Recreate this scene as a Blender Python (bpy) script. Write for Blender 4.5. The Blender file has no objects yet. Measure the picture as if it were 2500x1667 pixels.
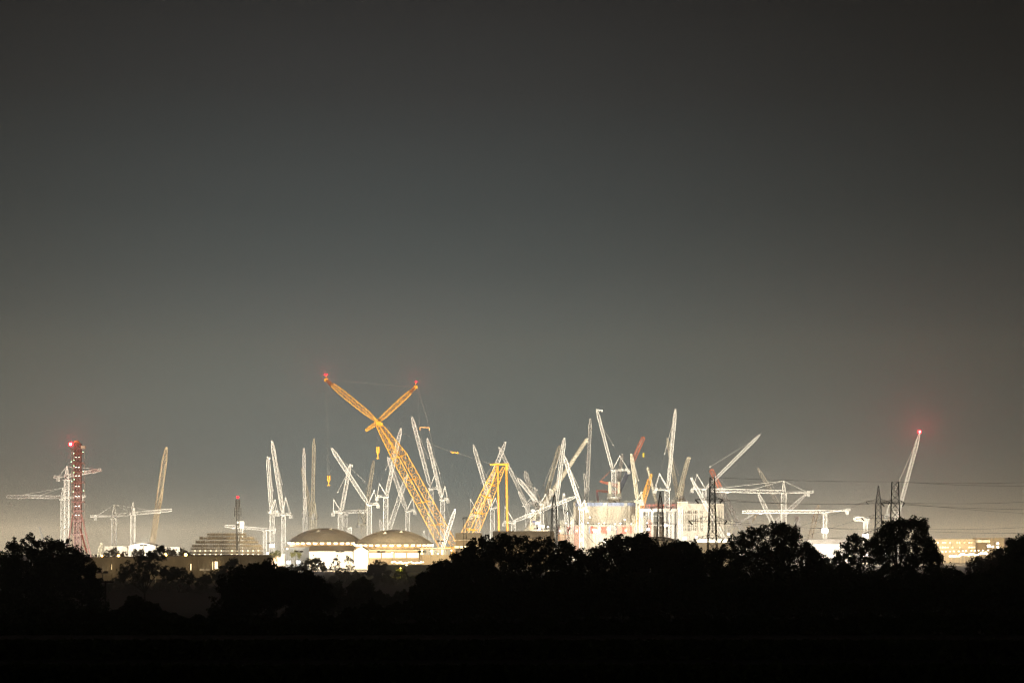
import bpy, math, random
import numpy as np
from mathutils import Vector, Matrix

SC = bpy.context.scene
COL = SC.collection

# ------------------------------------------------------------------ camera, sky, exposure
EYE = 51.7                      # eye height, metres above the datum
HY = 1290.0                     # photograph row of the horizon
K = 0.46 / 2400.0               # radians (tangent) per photograph pixel
cam_d = bpy.data.cameras.new("camera"); cam = bpy.data.objects.new("camera", cam_d)
COL.objects.link(cam); SC.camera = cam
cam.location = (0, 0, EYE); cam.rotation_euler = (math.pi / 2, 0, 0)
cam_d.sensor_width = 36.0; cam_d.lens = 36.0 / (2500 * K)
cam_d.shift_y = (HY - 833.5) / 2500.0
cam_d.clip_start = 1.0; cam_d.clip_end = 20000.0
SC.render.engine = 'CYCLES'
SC.view_settings.view_transform = 'Standard'; SC.view_settings.look = 'None'
SC.view_settings.exposure = 0.0; SC.view_settings.gamma = 1.0; SC.view_settings.use_curve_mapping = False
CY = SC.cycles
CY.use_denoising = True
try:
    CY.denoiser = 'OPENIMAGEDENOISE'; CY.denoising_input_passes = 'RGB_ALBEDO_NORMAL'; CY.denoising_prefilter = 'FAST'
except Exception: pass
CY.max_bounces = 4; CY.diffuse_bounces = 2; CY.glossy_bounces = 1; CY.transmission_bounces = 2
CY.transparent_max_bounces = 8; CY.volume_bounces = 0
CY.sample_clamp_indirect = 0.8; CY.sample_clamp_direct = 10.0
CY.caustics_reflective = False; CY.caustics_refractive = False
CY.use_light_tree = True
CY.pixel_filter_type = 'BLACKMAN_HARRIS'; CY.filter_width = 1.15

def lin(c):
    return tuple(((v / 255.0 + 0.055) / 1.055) ** 2.4 if v > 10 else v / 255.0 / 12.92 for v in c)

world = bpy.data.worlds.new("World"); SC.world = world; world.use_nodes = True
wn, wl = world.node_tree.nodes, world.node_tree.links
wn.clear()
def N(nt, typ, **kw):
    n = nt.new(typ)
    for k, v in kw.items(): setattr(n, k, v)
    return n
def mth(op, a, b=None, c=None):
    n = N(wn, 'ShaderNodeMath', operation=op)
    for i, v in enumerate((a, b, c)):
        if v is None: continue
        if isinstance(v, (int, float)): n.inputs[i].default_value = v
        else: wl.new(v, n.inputs[i])
    return n.outputs[0]
tc = N(wn, 'ShaderNodeTexCoord')
sep = N(wn, 'ShaderNodeSeparateXYZ'); wl.new(tc.outputs['Generated'], sep.inputs[0])
x, y, z = sep.outputs
hyp = mth('SQRT', mth('ADD', mth('MULTIPLY', x, x), mth('MULTIPLY', y, y)))
elev = mth('DIVIDE', z, mth('MAXIMUM', hyp, 0.001))          # tangent of the elevation
az = mth('ARCTAN2', x, y)                                     # 0 straight over the site
nz = N(wn, 'ShaderNodeTexNoise'); nz.inputs['Scale'].default_value = 5.0; nz.inputs['Detail'].default_value = 3.0
mp = N(wn, 'ShaderNodeMapping'); mp.inputs['Scale'].default_value = (1.0, 1.0, 4.0)
wl.new(tc.outputs['Generated'], mp.inputs[0]); wl.new(mp.outputs[0], nz.inputs['Vector'])
nv = mth('SUBTRACT', nz.outputs['Fac'], 0.5)
ramp = N(wn, 'ShaderNodeValToRGB')
t = mth('ADD', mth('MULTIPLY', elev, 1.0 / 1.0), mth('MULTIPLY', nv, 0.025))
# night glow by elevation (tangent 0 .. 1): bright low over the lit site, dark overhead
wl.new(t, ramp.inputs[0])
STOPS = [(0.0, (144, 153, 147)), (0.012, (140, 151, 146)), (0.03, (135, 148, 145)), (0.06, (132, 145, 141)), (0.08, (121, 134, 131)),
         (0.10, (108, 120, 119)), (0.12, (96, 107, 107)), (0.15, (81, 90, 91)), (0.205, (62, 65, 66)), (0.26, (45, 45, 46)), (0.40, (39, 38, 39)), (1.0, (30, 29, 30))]
el = ramp.color_ramp.elements
while len(el) > 1: el.remove(el[-1])
el[0].position = 0.0; el[0].color = (*lin(STOPS[0][1]), 1)
for p_, c_ in STOPS[1:]:
    e_ = el.new(p_); e_.color = (*lin(c_), 1)
# the glow is a dome of scattered light centred over the site
da = mth('ADD', az, 0.072)
g = mth('EXPONENT', mth('MULTIPLY', mth('MULTIPLY', da, da), -1.0 / 0.053))
fac = mth('ADD', mth('MULTIPLY', g, 0.62), 0.13)
fac = mth('MULTIPLY', fac, mth('ADD', 1.0, mth('MULTIPLY', nv, 0.34)))
# warm sodium band hugging the horizon
warm = mth('MULTIPLY', mth('EXPONENT', mth('MULTIPLY', mth('MAXIMUM', elev, 0.0), -1.0 / 0.0085)), 0.44)
gw = mth('MAXIMUM', mth('SUBTRACT', mth('SUBTRACT', 1.2, mth('MULTIPLY', g, 0.3)), mth('MULTIPLY', az, 1.3)), 0.3)
warm = mth('MULTIPLY', warm, gw)
# town glow beyond the hammerhead pair: broader and warm
town = mth('MULTIPLY', mth('EXPONENT', mth('MULTIPLY', mth('MAXIMUM', elev, 0.0), -1.0 / 0.04)), 0.26)
town = mth('MULTIPLY', town, mth('MINIMUM', mth('POWER', mth('MAXIMUM', mth('MULTIPLY', az, -4.2), 0.0), 2.0), 1.2))
warm = mth('ADD', warm, town)
# glow of the compound beyond the beacon tipped crane
comp = mth('MULTIPLY', mth('EXPONENT', mth('MULTIPLY', mth('MAXIMUM', elev, 0.0), -1.0 / 0.025)), 0.26)
comp = mth('MULTIPLY', comp, mth('MINIMUM', mth('MAXIMUM', mth('MULTIPLY', mth('SUBTRACT', az, 0.02), 10.0), 0.0), 1.0))
warm = mth('ADD', warm, comp)
wcol = N(wn, 'ShaderNodeMix', data_type='RGBA', blend_type='MIX')
vm = N(wn, 'ShaderNodeVectorMath', operation='SCALE'); wl.new(ramp.outputs[0], vm.inputs[0]); wl.new(fac, vm.inputs[3])
vw = N(wn, 'ShaderNodeVectorMath', operation='SCALE'); vw.inputs[0].default_value = (1.0, 0.76, 0.46); wl.new(warm, vw.inputs[3])
va = N(wn, 'ShaderNodeVectorMath', operation='ADD'); wl.new(vm.outputs[0], va.inputs[0]); wl.new(vw.outputs[0], va.inputs[1])
bg = N(wn, 'ShaderNodeBackground'); wl.new(va.outputs[0], bg.inputs[0]); bg.inputs[1].default_value = 1.0
out = N(wn, 'ShaderNodeOutputWorld'); wl.new(bg.outputs[0], out.inputs[0])
wn.remove(wcol)

HAZE = 2.3e-4                  # scattering per metre
FLOOD = 3.2e6                  # watts of one added flood light at full power

LAMPS = 0.60                   # common dimmer of all small site lamps

# ------------------------------------------------------------------ helpers
def at(px, py, Y):
    """The point at depth Y that the photograph shows at column px, row py."""
    return Vector(((px - 1250.0) * K * Y, Y, EYE - (py - HY) * K * Y))
def ground(y):
    y = max(y, -60.0); s = 4.0; v = (35.0 - 0.038 * y) / s
    return 15.0 + s * (math.log1p(math.exp(v)) if v < 30 else v)

MATS = {}
def mat(name, c, rough=0.7, var=0.18, scale=0.35, metal=0.0, emit=0.0, ecol=None, alpha=1.0, streak=False):
    if name in MATS: return MATS[name]
    m = bpy.data.materials.new(name); m.use_nodes = True; MATS[name] = m
    n, l = m.node_tree.nodes, m.node_tree.links
    b = n['Principled BSDF']
    b.inputs['Roughness'].default_value = rough; b.inputs['Metallic'].default_value = metal
    if var > 0:
        tx = n.new('ShaderNodeTexCoord'); no = n.new('ShaderNodeTexNoise')
        no.inputs['Scale'].default_value = scale; no.inputs['Detail'].default_value = 5.0
        if streak:
            mpn = n.new('ShaderNodeMapping'); mpn.inputs['Scale'].default_value = (1, 1, 0.15)
            l.new(tx.outputs['Object'], mpn.inputs[0]); l.new(mpn.outputs[0], no.inputs['Vector'])
        else: l.new(tx.outputs['Object'], no.inputs['Vector'])
        cr = n.new('ShaderNodeValToRGB')
        cr.color_ramp.elements[0].position = 0.3; cr.color_ramp.elements[1].position = 0.7
        cr.color_ramp.elements[0].color = (*[max(0, v * (1 - var)) for v in c], 1)
        cr.color_ramp.elements[1].color = (*[min(1, v * (1 + var)) for v in c], 1)
        l.new(no.outputs['Fac'], cr.inputs[0]); l.new(cr.outputs[0], b.inputs['Base Color'])
    else: b.inputs['Base Color'].default_value = (*c, 1)
    if emit > 0:
        b.inputs['Emission Color'].default_value = (*(ecol or c), 1); b.inputs['Emission Strength'].default_value = emit
        m.cycles.emission_sampling = 'NONE'
    return m

WHITE = mat('crane_white_paint', (0.78, 0.76, 0.70), 0.5, 0.10, 0.2)
CREAM = mat('crane_cream_paint', (0.62, 0.57, 0.43), 0.5, 0.12, 0.2)
GREYW = mat('crane_grey_paint', (0.55, 0.55, 0.50), 0.55, 0.12, 0.2)
YELLOW = mat('crane_orange_yellow_paint', (0.74, 0.33, 0.012), 0.45, 0.10, 0.2)
DYEL = mat('crane_dull_yellow_paint', (0.72, 0.57, 0.34), 0.5, 0.12, 0.2)
RED = mat('crane_red_paint', (0.75, 0.17, 0.05), 0.45, 0.10, 0.2)
MASTRED = mat('mast_red_paint', (0.10, 0.019, 0.009), 0.5, 0.2, 0.2)
BLUE = mat('crane_blue_paint', (0.03, 0.045, 0.10), 0.45, 0.15, 0.2)
PALEBLUE = mat('blue_formwork', (0.25, 0.30, 0.43), 0.55, 0.12, 0.3)
LIME = mat('hook_yellow_paint', (0.80, 0.62, 0.01), 0.45, 0.05, 0.3)
STEEL = mat('dark_galvanised_steel', (0.10, 0.10, 0.095), 0.6, 0.2, 0.4)
ROPE = mat('steel_rope', (0.12, 0.115, 0.10), 0.5, 0.1, 1.0)
PALEROPE = mat('pale_pendant_bar', (0.65, 0.62, 0.55), 0.5, 0.1, 1.0)
CONC = mat('concrete', (0.42, 0.37, 0.28), 0.85, 0.16, 0.12, streak=True)
CONC2 = mat('pale_concrete', (0.50, 0.45, 0.36), 0.85, 0.16, 0.12, streak=True)
BALLAST = mat('ballast_concrete', (0.50, 0.49, 0.45), 0.8, 0.15, 0.4)
GLASS = mat('dark_cab_glass', (0.03, 0.04, 0.045), 0.15, 0.0)
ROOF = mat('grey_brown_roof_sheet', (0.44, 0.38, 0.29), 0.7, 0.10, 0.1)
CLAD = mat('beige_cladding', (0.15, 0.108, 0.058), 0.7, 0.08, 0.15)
WCLAD = mat('white_cladding', (0.74, 0.70, 0.62), 0.65, 0.06, 0.15)
DARKCLAD = mat('dark_shed_cladding', (0.10, 0.085, 0.058), 0.8, 0.2, 0.12, streak=True)
BARK = mat('bark', (0.035, 0.028, 0.02), 0.9, 0.25, 1.5)
LEAF = mat('leaves', (0.045, 0.062, 0.022), 0.75, 0.35, 0.6)
LEAF2 = mat('olive_leaves', (0.07, 0.075, 0.028), 0.75, 0.35, 0.6)
SCAF = mat('scaffold_tube', (0.22, 0.19, 0.14), 0.6, 0.2, 0.5)
NET = mat('brown_debris_net', (0.25, 0.21, 0.15), 0.9, 0.2, 0.5)
OFFICE = mat('office_render', (0.42, 0.33, 0.20), 0.7, 0.08, 0.15)
REDP = mat('red_formwork', (0.60, 0.12, 0.07), 0.6, 0.15, 0.3)
ASPH = mat('asphalt', (0.05, 0.05, 0.048), 0.9, 0.2, 0.5)
YARD = mat('yard_gravel', (0.20, 0.17, 0.13), 0.95, 0.25, 0.08)
FIELD = mat('field_grass', (0.022, 0.024, 0.012), 0.95, 0.4, 0.05)
for m_ in (LEAF, LEAF2, FIELD, BARK): m_.node_tree.nodes['Principled BSDF'].inputs['Specular IOR Level'].default_value = 0.05
def emis(name, c, s): return mat(name, tuple(min(1, v) for v in c), 0.5, 0.0, emit=s, ecol=c)
E_WHITE = emis('lamp_white', (1.0, 0.93, 0.80), 40.0)
E_COOL = emis('lamp_cool_white', (0.85, 0.93, 1.0), 40.0)
E_WARM = emis('lamp_warm', (1.0, 0.80, 0.50), 25.0)
E_AMBER = emis('lamp_sodium', (1.0, 0.55, 0.12), 18.0)
E_RED = emis('beacon_red', (1.0, 0.005, 0.014), 9.0)
E_CORE = emis('beacon_bulb', (1.0, 0.55, 0.55), 30.0)
TUBE = mat('hanger_tube_paint', (0.60, 0.245, 0.008), 0.5, 0.12, 0.2)
E_GREEN = emis('lamp_green', (0.55, 1.0, 0.55), 3.0)
E_WIN = emis('lit_window', (1.0, 0.80, 0.48), 1.6)
E_WIN2 = emis('lit_doorway', (1.0, 0.86, 0.55), 2.6)

class MB:
    def __init__(s): s.v = []; s.f = []
    def box(s, c, size, ax=None, up=None):
        c = Vector(c); ux = Vector(ax).normalized() if ax is not None else Vector((1, 0, 0))
        uz = Vector(up).normalized() if up is not None else Vector((0, 0, 1))
        uy = uz.cross(ux).normalized(); uz = ux.cross(uy).normalized()
        hx, hy, hz = size[0] / 2, size[1] / 2, size[2] / 2; b = len(s.v)
        for i in (-1, 1):
            for j in (-1, 1):
                for k in (-1, 1): s.v.append(c + ux * hx * i + uy * hy * j + uz * hz * k)
        for q in ((0, 1, 3, 2), (4, 6, 7, 5), (0, 4, 5, 1), (2, 3, 7, 6), (0, 2, 6, 4), (1, 5, 7, 3)):
            s.f.append([b + i for i in q])
        return s
    def beam(s, p, q, w, h=None, cap=False):
        p, q = Vector(p), Vector(q); d = q - p
        if d.length < 1e-6: return s
        d.normalize(); r = Vector((0, 0, 1)) if abs(d.z) < 0.95 else Vector((1, 0, 0))
        u = d.cross(r).normalized() * (w / 2); w2 = d.cross(u).normalized() * ((h or w) / 2); b = len(s.v)
        for o in (p, q):
            s.v += [o + u + w2, o - u + w2, o - u - w2, o + u - w2]
        for i in range(4): s.f.append([b + i, b + (i + 1) % 4, b + 4 + (i + 1) % 4, b + 4 + i])
        if cap: s.f.append([b, b + 3, b + 2, b + 1]); s.f.append([b + 4, b + 5, b + 6, b + 7])
        return s
    def tube(s, p, q, r0, r1=None, n=8, cap=True):
        p, q = Vector(p), Vector(q); d = (q - p).normalized(); r1 = r0 if r1 is None else r1
        r = Vector((0, 0, 1)) if abs(d.z) < 0.95 else Vector((1, 0, 0))
        u = d.cross(r).normalized(); w = d.cross(u); b = len(s.v)
        for o, rr in ((p, r0), (q, r1)):
            for i in range(n):
                a = 2 * math.pi * i / n; s.v.append(o + u * (rr * math.cos(a)) + w * (rr * math.sin(a)))
        for i in range(n): s.f.append([b + i, b + (i + 1) % n, b + n + (i + 1) % n, b + n + i])
        if cap: s.f.append([b + i for i in range(n)][::-1]); s.f.append([b + n + i for i in range(n)])
        return s
    def ball(s, c, r, n=8, m=5):
        c = Vector(c); b = len(s.v)
        for j in range(1, m):
            th = math.pi * j / m
            for i in range(n):
                a = 2 * math.pi * i / n
                s.v.append(c + Vector((r * math.sin(th) * math.cos(a), r * math.sin(th) * math.sin(a), r * math.cos(th))))
        t_ = len(s.v); s.v += [c + Vector((0, 0, r)), c - Vector((0, 0, r))]
        for j in range(m - 2):
            for i in range(n): s.f.append([b + j * n + i, b + (j + 1) * n + i, b + (j + 1) * n + (i + 1) % n, b + j * n + (i + 1) % n])
        for i in range(n):
            s.f.append([t_, b + i, b + (i + 1) % n]); s.f.append([t_ + 1, b + (m - 2) * n + (i + 1) % n, b + (m - 2) * n + i])
        return s
    def lathe(s, c, prof, n=48, a0=0.0, a1=2 * math.pi):
        c = Vector(c); full = abs(a1 - a0 - 2 * math.pi) < 1e-6; m = n if full else n + 1; b = len(s.v)
        for r, z_ in prof:
            for i in range(m):
                a = a0 + (a1 - a0) * i / n; s.v.append(c + Vector((r * math.cos(a), r * math.sin(a), z_)))
        for j in range(len(prof) - 1):
            for i in range(n):
                k = (i + 1) % m; s.f.append([b + j * m + i, b + j * m + k, b + (j + 1) * m + k, b + (j + 1) * m + i])
        return s
    def prism(s, pts, d):
        """polygon pts (3-D) pushed along d"""
        pts = [Vector(p) for p in pts]; d = Vector(d); n = len(pts); b = len(s.v)
        s.v += pts + [p + d for p in pts]
        s.f.append(list(range(b, b + n))[::-1]); s.f.append(list(range(b + n, b + 2 * n)))
        for i in range(n): s.f.append([b + i, b + (i + 1) % n, b + n + (i + 1) % n, b + n + i])
        return s
    def lattice(s, p, q, prof, bay, leg, br, sec=4, ref=None, dr=1.0, cross=False):
        """a lattice boom from p to q; prof = [(t, width)], sec chords, dr depth/width ratio"""
        p, q = Vector(p), Vector(q); d = q - p; L = d.length; d.normalize()
        r = Vector(ref) if ref is not None else (Vector((0, 0, 1)) if abs(d.z) < 0.9 else Vector((0, 1, 0)))
        u = d.cross(r).normalized(); w = u.cross(d).normalized()
        nb = max(2, int(round(L / bay))); sts = []
        for i in range(nb + 1):
            tt = i / nb; wd = prof[-1][1]
            for (t0, w0), (t1, w1) in zip(prof, prof[1:]):
                if t0 <= tt <= t1 + 1e-9: wd = w0 + (w1 - w0) * ((tt - t0) / max(1e-9, t1 - t0)); break
            o = p + d * (L * tt); h = wd / 2
            if sec == 4: st = [o + u * h + w * h * dr, o - u * h + w * h * dr, o - u * h - w * h * dr, o + u * h - w * h * dr]
            else: st = [o + u * h - w * h * dr, o + w * h * dr, o - u * h - w * h * dr]
            sts.append(st)
        for i in range(nb):
            a, b = sts[i], sts[i + 1]; n = len(a)
            for k in range(n):
                k2 = (k + 1) % n
                s.beam(a[k], b[k], leg)
                if (i + k) % 2: s.beam(a[k], b[k2], br)
                else: s.beam(a[k2], b[k], br)
                if cross: s.beam(a[k2], b[k], br) if (i + k) % 2 else s.beam(a[k], b[k2], br)
                s.beam(b[k], b[k2], br)
        for k in range(len(sts[0])): s.beam(sts[0][k], sts[0][(k + 1) % len(sts[0])], br)
        return s

def part(name, mb, m, parent, kind=None, label=None, smooth=False):
    me = bpy.data.meshes.new(name)
    o0 = Vector(parent.matrix_world.translation) if parent is not None else Vector((0, 0, 0))
    if parent is not None:
        q = parent
        o0 = Vector((0, 0, 0))
        while q is not None: o0 += q.location; q = q.parent
    me.from_pydata([tuple(v - o0) for v in mb.v], [], mb.f); me.update()
    me.materials.append(m)
    if smooth:
        for p_ in me.polygons: p_.use_smooth = True
    o = bpy.data.objects.new(name, me); COL.objects.link(o)
    if parent is not None: o.parent = parent
    if kind: o['kind'] = kind
    if label: o['label'] = label
    return o
def thing(name, label, cat, loc, group=None):
    o = bpy.data.objects.new(name, None); COL.objects.link(o); o.location = loc; o.empty_display_size = 1.0
    o['label'] = label; o['category'] = cat
    if group: o['group'] = group
    return o
def struct(name, mb, m, smooth=False): return part(name, mb, m, None, 'structure', smooth=smooth)
def lamp(kind, loc, power, col, parent, radius=1.0, aim=None, cone=120.0, blend=0.5):
    d = bpy.data.lights.new("lamp_bulb", kind); d.energy = power * (LAMPS if kind == 'POINT' else 1.0); d.color = col; d.shadow_soft_size = radius
    if kind == 'SPOT': d.spot_size = math.radians(cone); d.spot_blend = blend
    o = bpy.data.objects.new("lamp_bulb", d); COL.objects.link(o)
    o0 = Vector((0, 0, 0)); q = parent
    while q is not None: o0 += q.location; q = q.parent
    o.parent = parent; o.location = Vector(loc) - o0
    if aim is not None: o.rotation_euler = Vector(aim).to_track_quat('-Z', 'Y').to_euler()
    return o

# ------------------------------------------------------------------ ground, yard, haze
def sheet(name, xs, ys, m, dz=0.0):
    v = [(x_, y_, ground(y_) + dz) for y_ in ys for x_ in xs]; n = len(xs)
    f = [[j * n + i, j * n + i + 1, (j + 1) * n + i + 1, (j + 1) * n + i] for j in range(len(ys) - 1) for i in range(n - 1)]
    b = MB(); b.v = [Vector(p) for p in v]; b.f = f
    return struct(name, b, m)
xs = [-2500, -1500, -800, -400, -200, -100, -50, 0, 50, 100, 200, 400, 800, 1500, 2500]
ys = [-60, 0, 25, 50, 100, 200, 400, 600, 800, 850, 900, 950, 1000, 1050, 1100, 1200, 1400, 1800, 2400, 2750, 3050]
sheet('ground', xs, ys, FIELD)
sheet('site_yard_ground', [-900, -400, 0, 400, 900], [1720, 2000, 2400, 2900], YARD, 0.05)
hb = MB().box((0, 1500, 163), (5300, 3200, 316))
hm = bpy.data.materials.new('haze'); hm.use_nodes = True
hn, hl = hm.node_tree.nodes, hm.node_tree.links; hn.clear()
ho = hn.new('ShaderNodeOutputMaterial'); pv = hn.new('ShaderNodeVolumePrincipled')
pv.inputs['Color'].default_value = (0.90, 0.93, 0.94, 1); pv.inputs['Density'].default_value = HAZE
pv.inputs['Anisotropy'].default_value = 0.55
hl.new(pv.outputs[0], ho.inputs['Volume'])
hz = part('haze', hb, hm, None, 'stuff')

def gy(px, Y):               # base point on the ground at column px, depth Y
    p = at(px, 0, Y); p.z = ground(Y); return p
def zz(py, Y): return EYE - (py - HY) * K * Y
def xx(px, Y): return (px - 1250.0) * K * Y

# ------------------------------------------------------------------ flood lights added to brighten cranes, domes, roofs and dark shed
G_FL = 'added flood lights in front of cranes, domes and sheds'
def flood(px, Y, h, label, pw=1.0, aimx=0.0, tilt=0.30, col=(1.0, 0.92, 0.77), cone=128):
    b = gy(px, Y); t = thing('added_floodlight', label, 'floodlight', b, G_FL)
    part('pole', MB().tube(b, b + Vector((0, 0, h)), 0.35, 0.2, 8), STEEL, t)
    top = b + Vector((0, 0, h))
    part('crossbar', MB().box(top, (7, 0.3, 0.3)), STEEL, t)
    hd = part('lamp_head', MB().box(top + Vector((-2, 0.7, .5)), (3, 0.8, 1.4)).box(top + Vector((2, 0.7, .5)), (3, 0.8, 1.4)), STEEL, t)
    part('lamp_glass', MB().box(top + Vector((-2, 1.13, .5)), (2.7, 0.04, 1.1)).box(top + Vector((2, 1.13, .5)), (2.7, 0.04, 1.1)), E_WHITE, hd)
    lamp('SPOT', top + Vector((0, 2.0, .5)), FLOOD * pw, col, t, 1.5, (aimx, 1, tilt), cone, 0.85)
flood(85, 2060, 20, 'added flood light pole behind the big bushy tree below the red mast', 1.0)  # this row is added to light the cranes evenly from the front
flood(350, 2080, 20, 'added flood light pole behind the long dark shed', 0.8)
flood(660, 2110, 22, 'added flood light pole between the dark shed and the half hidden dome', 0.55)
flood(875, 2125, 22, 'added flood light pole behind the gap between both domes', 0.8)
flood(1075, 2125, 24, 'added flood light pole at the foot of the big yellow boom', 0.9)
flood(1280, 2125, 24, 'added flood light pole behind the long grey pitched roof', 0.9)
flood(1480, 2125, 22, 'added flood light pole in front of the round concrete drum', 0.42)
flood(1690, 2125, 24, 'added flood light pole in front of the slotted concrete building', 0.8)
flood(1880, 2125, 24, 'added flood light pole hidden by the widest dark tree', 0.6)
flood(2120, 2125, 22, 'added flood light pole behind the airy tree near the two pylons', 0.6)

for px, Y, h, pw, lb in ((730, 1800, 17, .33, 'added flood light pole in front of the half hidden dome'), (830, 1800, 17, .33, 'added flood light pole before the airy twin tree, facing both domes'), (930, 1790, 17, .33, 'added flood light pole behind the round tree, facing the nearer dome'), (1030, 1790, 17, .3, 'added flood light pole facing the glazed block beside the nearer dome')):
    flood(px, Y, h, lb, pw, 0.0, .12, (1.0, .80, .50), 120)  # added lamps that brighten the dome roofs and walls
for px, Y, h, pw, lb in ((1180, 1840, 16, .2, 'added flood light pole facing the grey roofed sheds under the yellow back mast'), (1320, 1840, 16, .2, 'added flood light pole facing the long grey pitched roof'), (1600, 1840, 14, .2, 'added flood light pole facing the low grey dome'), (1740, 1840, 14, .16, 'added flood light pole facing the flat grey roofed store')):
    flood(px, Y, h, lb, pw, 0.0, .12, (1.0, .82, .56), 130)  # added weaker lamps that lift the grey roofs
for px, Y, lb in ((250, 1330, 'added amber flood light pole facing the far end of the dark shed'), (380, 1370, 'added amber flood light pole facing the middle of the dark shed'), (500, 1420, 'added amber flood light pole facing the glowing doorways of the dark shed'), (610, 1460, 'added amber flood light pole facing the near corner of the dark shed')):
    flood(px, Y, 9, lb, .13, 0.0, .75, (1.0, .72, .40), 130)  # added lamps that brighten the dark shed, most at its top
# ------------------------------------------------------------------ domed stores
def dome(label, px0, px1, eave, top, Y, wall_base=None, vents=()):
    R = (px1 - px0) / 2 * K * Y; cx = xx((px0 + px1) / 2, Y); ze = zz(eave, Y - R); zt = zz(top, Y); g0 = ground(Y)
    t = thing('domed_store', label, 'storage dome', (cx, Y, g0))
    hgt = zt - ze; rs = (R * R + hgt * hgt) / (2 * hgt); zc = zt - rs
    prof = []
    a1 = math.asin(min(1, R * 1.0 / rs))
    for i in range(13):
        a = a1 * (1 - i / 12); prof.append((max(0.01, rs * math.sin(a)), zc + rs * math.cos(a)))
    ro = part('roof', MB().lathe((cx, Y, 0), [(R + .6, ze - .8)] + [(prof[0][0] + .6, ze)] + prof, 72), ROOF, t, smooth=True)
    sm = MB()
    for i in range(36):                      # standing seams
        a = 2 * math.pi * (i + .5) / 36
        for (r0, z0), (r1, z1) in zip(prof[:9], prof[1:10]):
            sm.beam((cx + r0 * math.cos(a), Y + r0 * math.sin(a), z0 + .08), (cx + r1 * math.cos(a), Y + r1 * math.sin(a), z1 + .08), .25)
    part('seam', sm, ROOF, ro)
    for ang, fr in vents:
        a = math.radians(ang); i = fr; r0, z0 = prof[i]
        c = Vector((cx + r0 * math.cos(a), Y + r0 * math.sin(a), z0 + .8))
        part('roof_vent', MB().prism([c + Vector((-1.9, -1, -1.0)), c + Vector((1.9, -1, -1.0)), c + Vector((.3, -1, 1.1))], (0, 2.2, 0)), WCLAD, ro)
    n = 48
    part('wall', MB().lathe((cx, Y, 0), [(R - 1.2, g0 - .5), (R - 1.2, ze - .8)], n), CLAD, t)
    bd = MB()
    for zz_ in (0.36, 0.7): bd.lathe((cx, Y, 0), [(R - 1.1, g0 + (ze - g0) * zz_), (R - .95, g0 + (ze - g0) * zz_ + .15), (R - 1.1, g0 + (ze - g0) * zz_ + .3)], n)
    part('wall_band', bd, CLAD, t)
    for i in range(34):
        a = 2 * math.pi * (i + .5) / 34
        if math.sin(a) > 0.25: continue
        c = Vector((cx + (R + .1) * math.cos(a), Y + (R + .1) * math.sin(a), ze - 1.5))
        l = part('eaves_lamp', MB().box(c, (3.3, .9, 1.15), (-math.sin(a), math.cos(a), 0)), E_WARM, t)
        lamp('POINT', c + Vector((math.cos(a) * 1.6, math.sin(a) * 1.6, -1.3)), 3200, (1.0, 0.74, 0.40), l, .6)
    return t
dome('wide dome half hidden behind the nearer dome, lamps strung under its eaves', 704, 884, 1322, 1288.6, 2085, vents=((-105, 6), (-60, 8)))
dome('nearer grey dome beside the bright gabled shed, lamps strung under its eaves', 866, 1057, 1327, 1293, 2020, vents=((-112, 6), (-62, 7)))

# gabled white shed in front of the domes
def gable_shed(label, name, px0, px1, y_eave, y_ridge, Y, depth, wm, rm, base=None, axis='x', doors=0, gable_px=None):
    g0 = ground(Y) - .3; x0, x1 = xx(px0, Y), xx(px1, Y); ze = zz(y_eave, Y); zr = zz(y_ridge, Y)
    t = thing(name, label, 'shed', ((x0 + x1) / 2, Y, g0 + .3))
    yb = Y + depth
    for yw in (Y + .15, yb): part('wall', MB().box(((x0 + x1) / 2, yw, (g0 + ze) / 2), (x1 - x0, .3, ze - g0)), wm, t)
    for xe, s in ((x0, -1), (x1, 1)):
        part('gable_wall', MB().prism([(xe, Y, g0), (xe, yb, g0), (xe, yb, ze), (xe, Y + depth / 2, zr), (xe, Y, ze)], (.3 * s, 0, 0)), wm, t)
    for s, ya in ((-1, Y - .8), (1, yb + .8)):
        part('roof', MB().prism([(x0 - .8, ya, ze - .15), (x0 - .8, Y + depth / 2, zr + .12), (x0 - .8, Y + depth / 2, zr + .42), (x0 - .8, ya, ze + .15)], (x1 - x0 + 1.6, 0, 0)), rm, t)
    n = int((x1 - x0) / 4.0)
    for i in range(1, n):
        part('cladding_rib', MB().box((x0 + (x1 - x0) * i / n, Y - .06, (g0 + ze) / 2), (.22, .12, ze - g0)), wm, t)
    return t, g0, ze
t, g0_, ze_ = gable_shed('long white lit shed standing before the half hidden dome', 'white_shed', 756, 862, 1345, 1333, 1960, 22, WCLAD, CLAD)
for i in range(5):
    p = at(775 + i * 19, 1376, 1948); l = part('wall_lamp', MB().box(p, (.9, .5, .5)), E_WHITE, t)
    lamp('POINT', p + Vector((0, -1.0, .6)), 9000, (1.0, .86, .62), l, .6)
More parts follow.
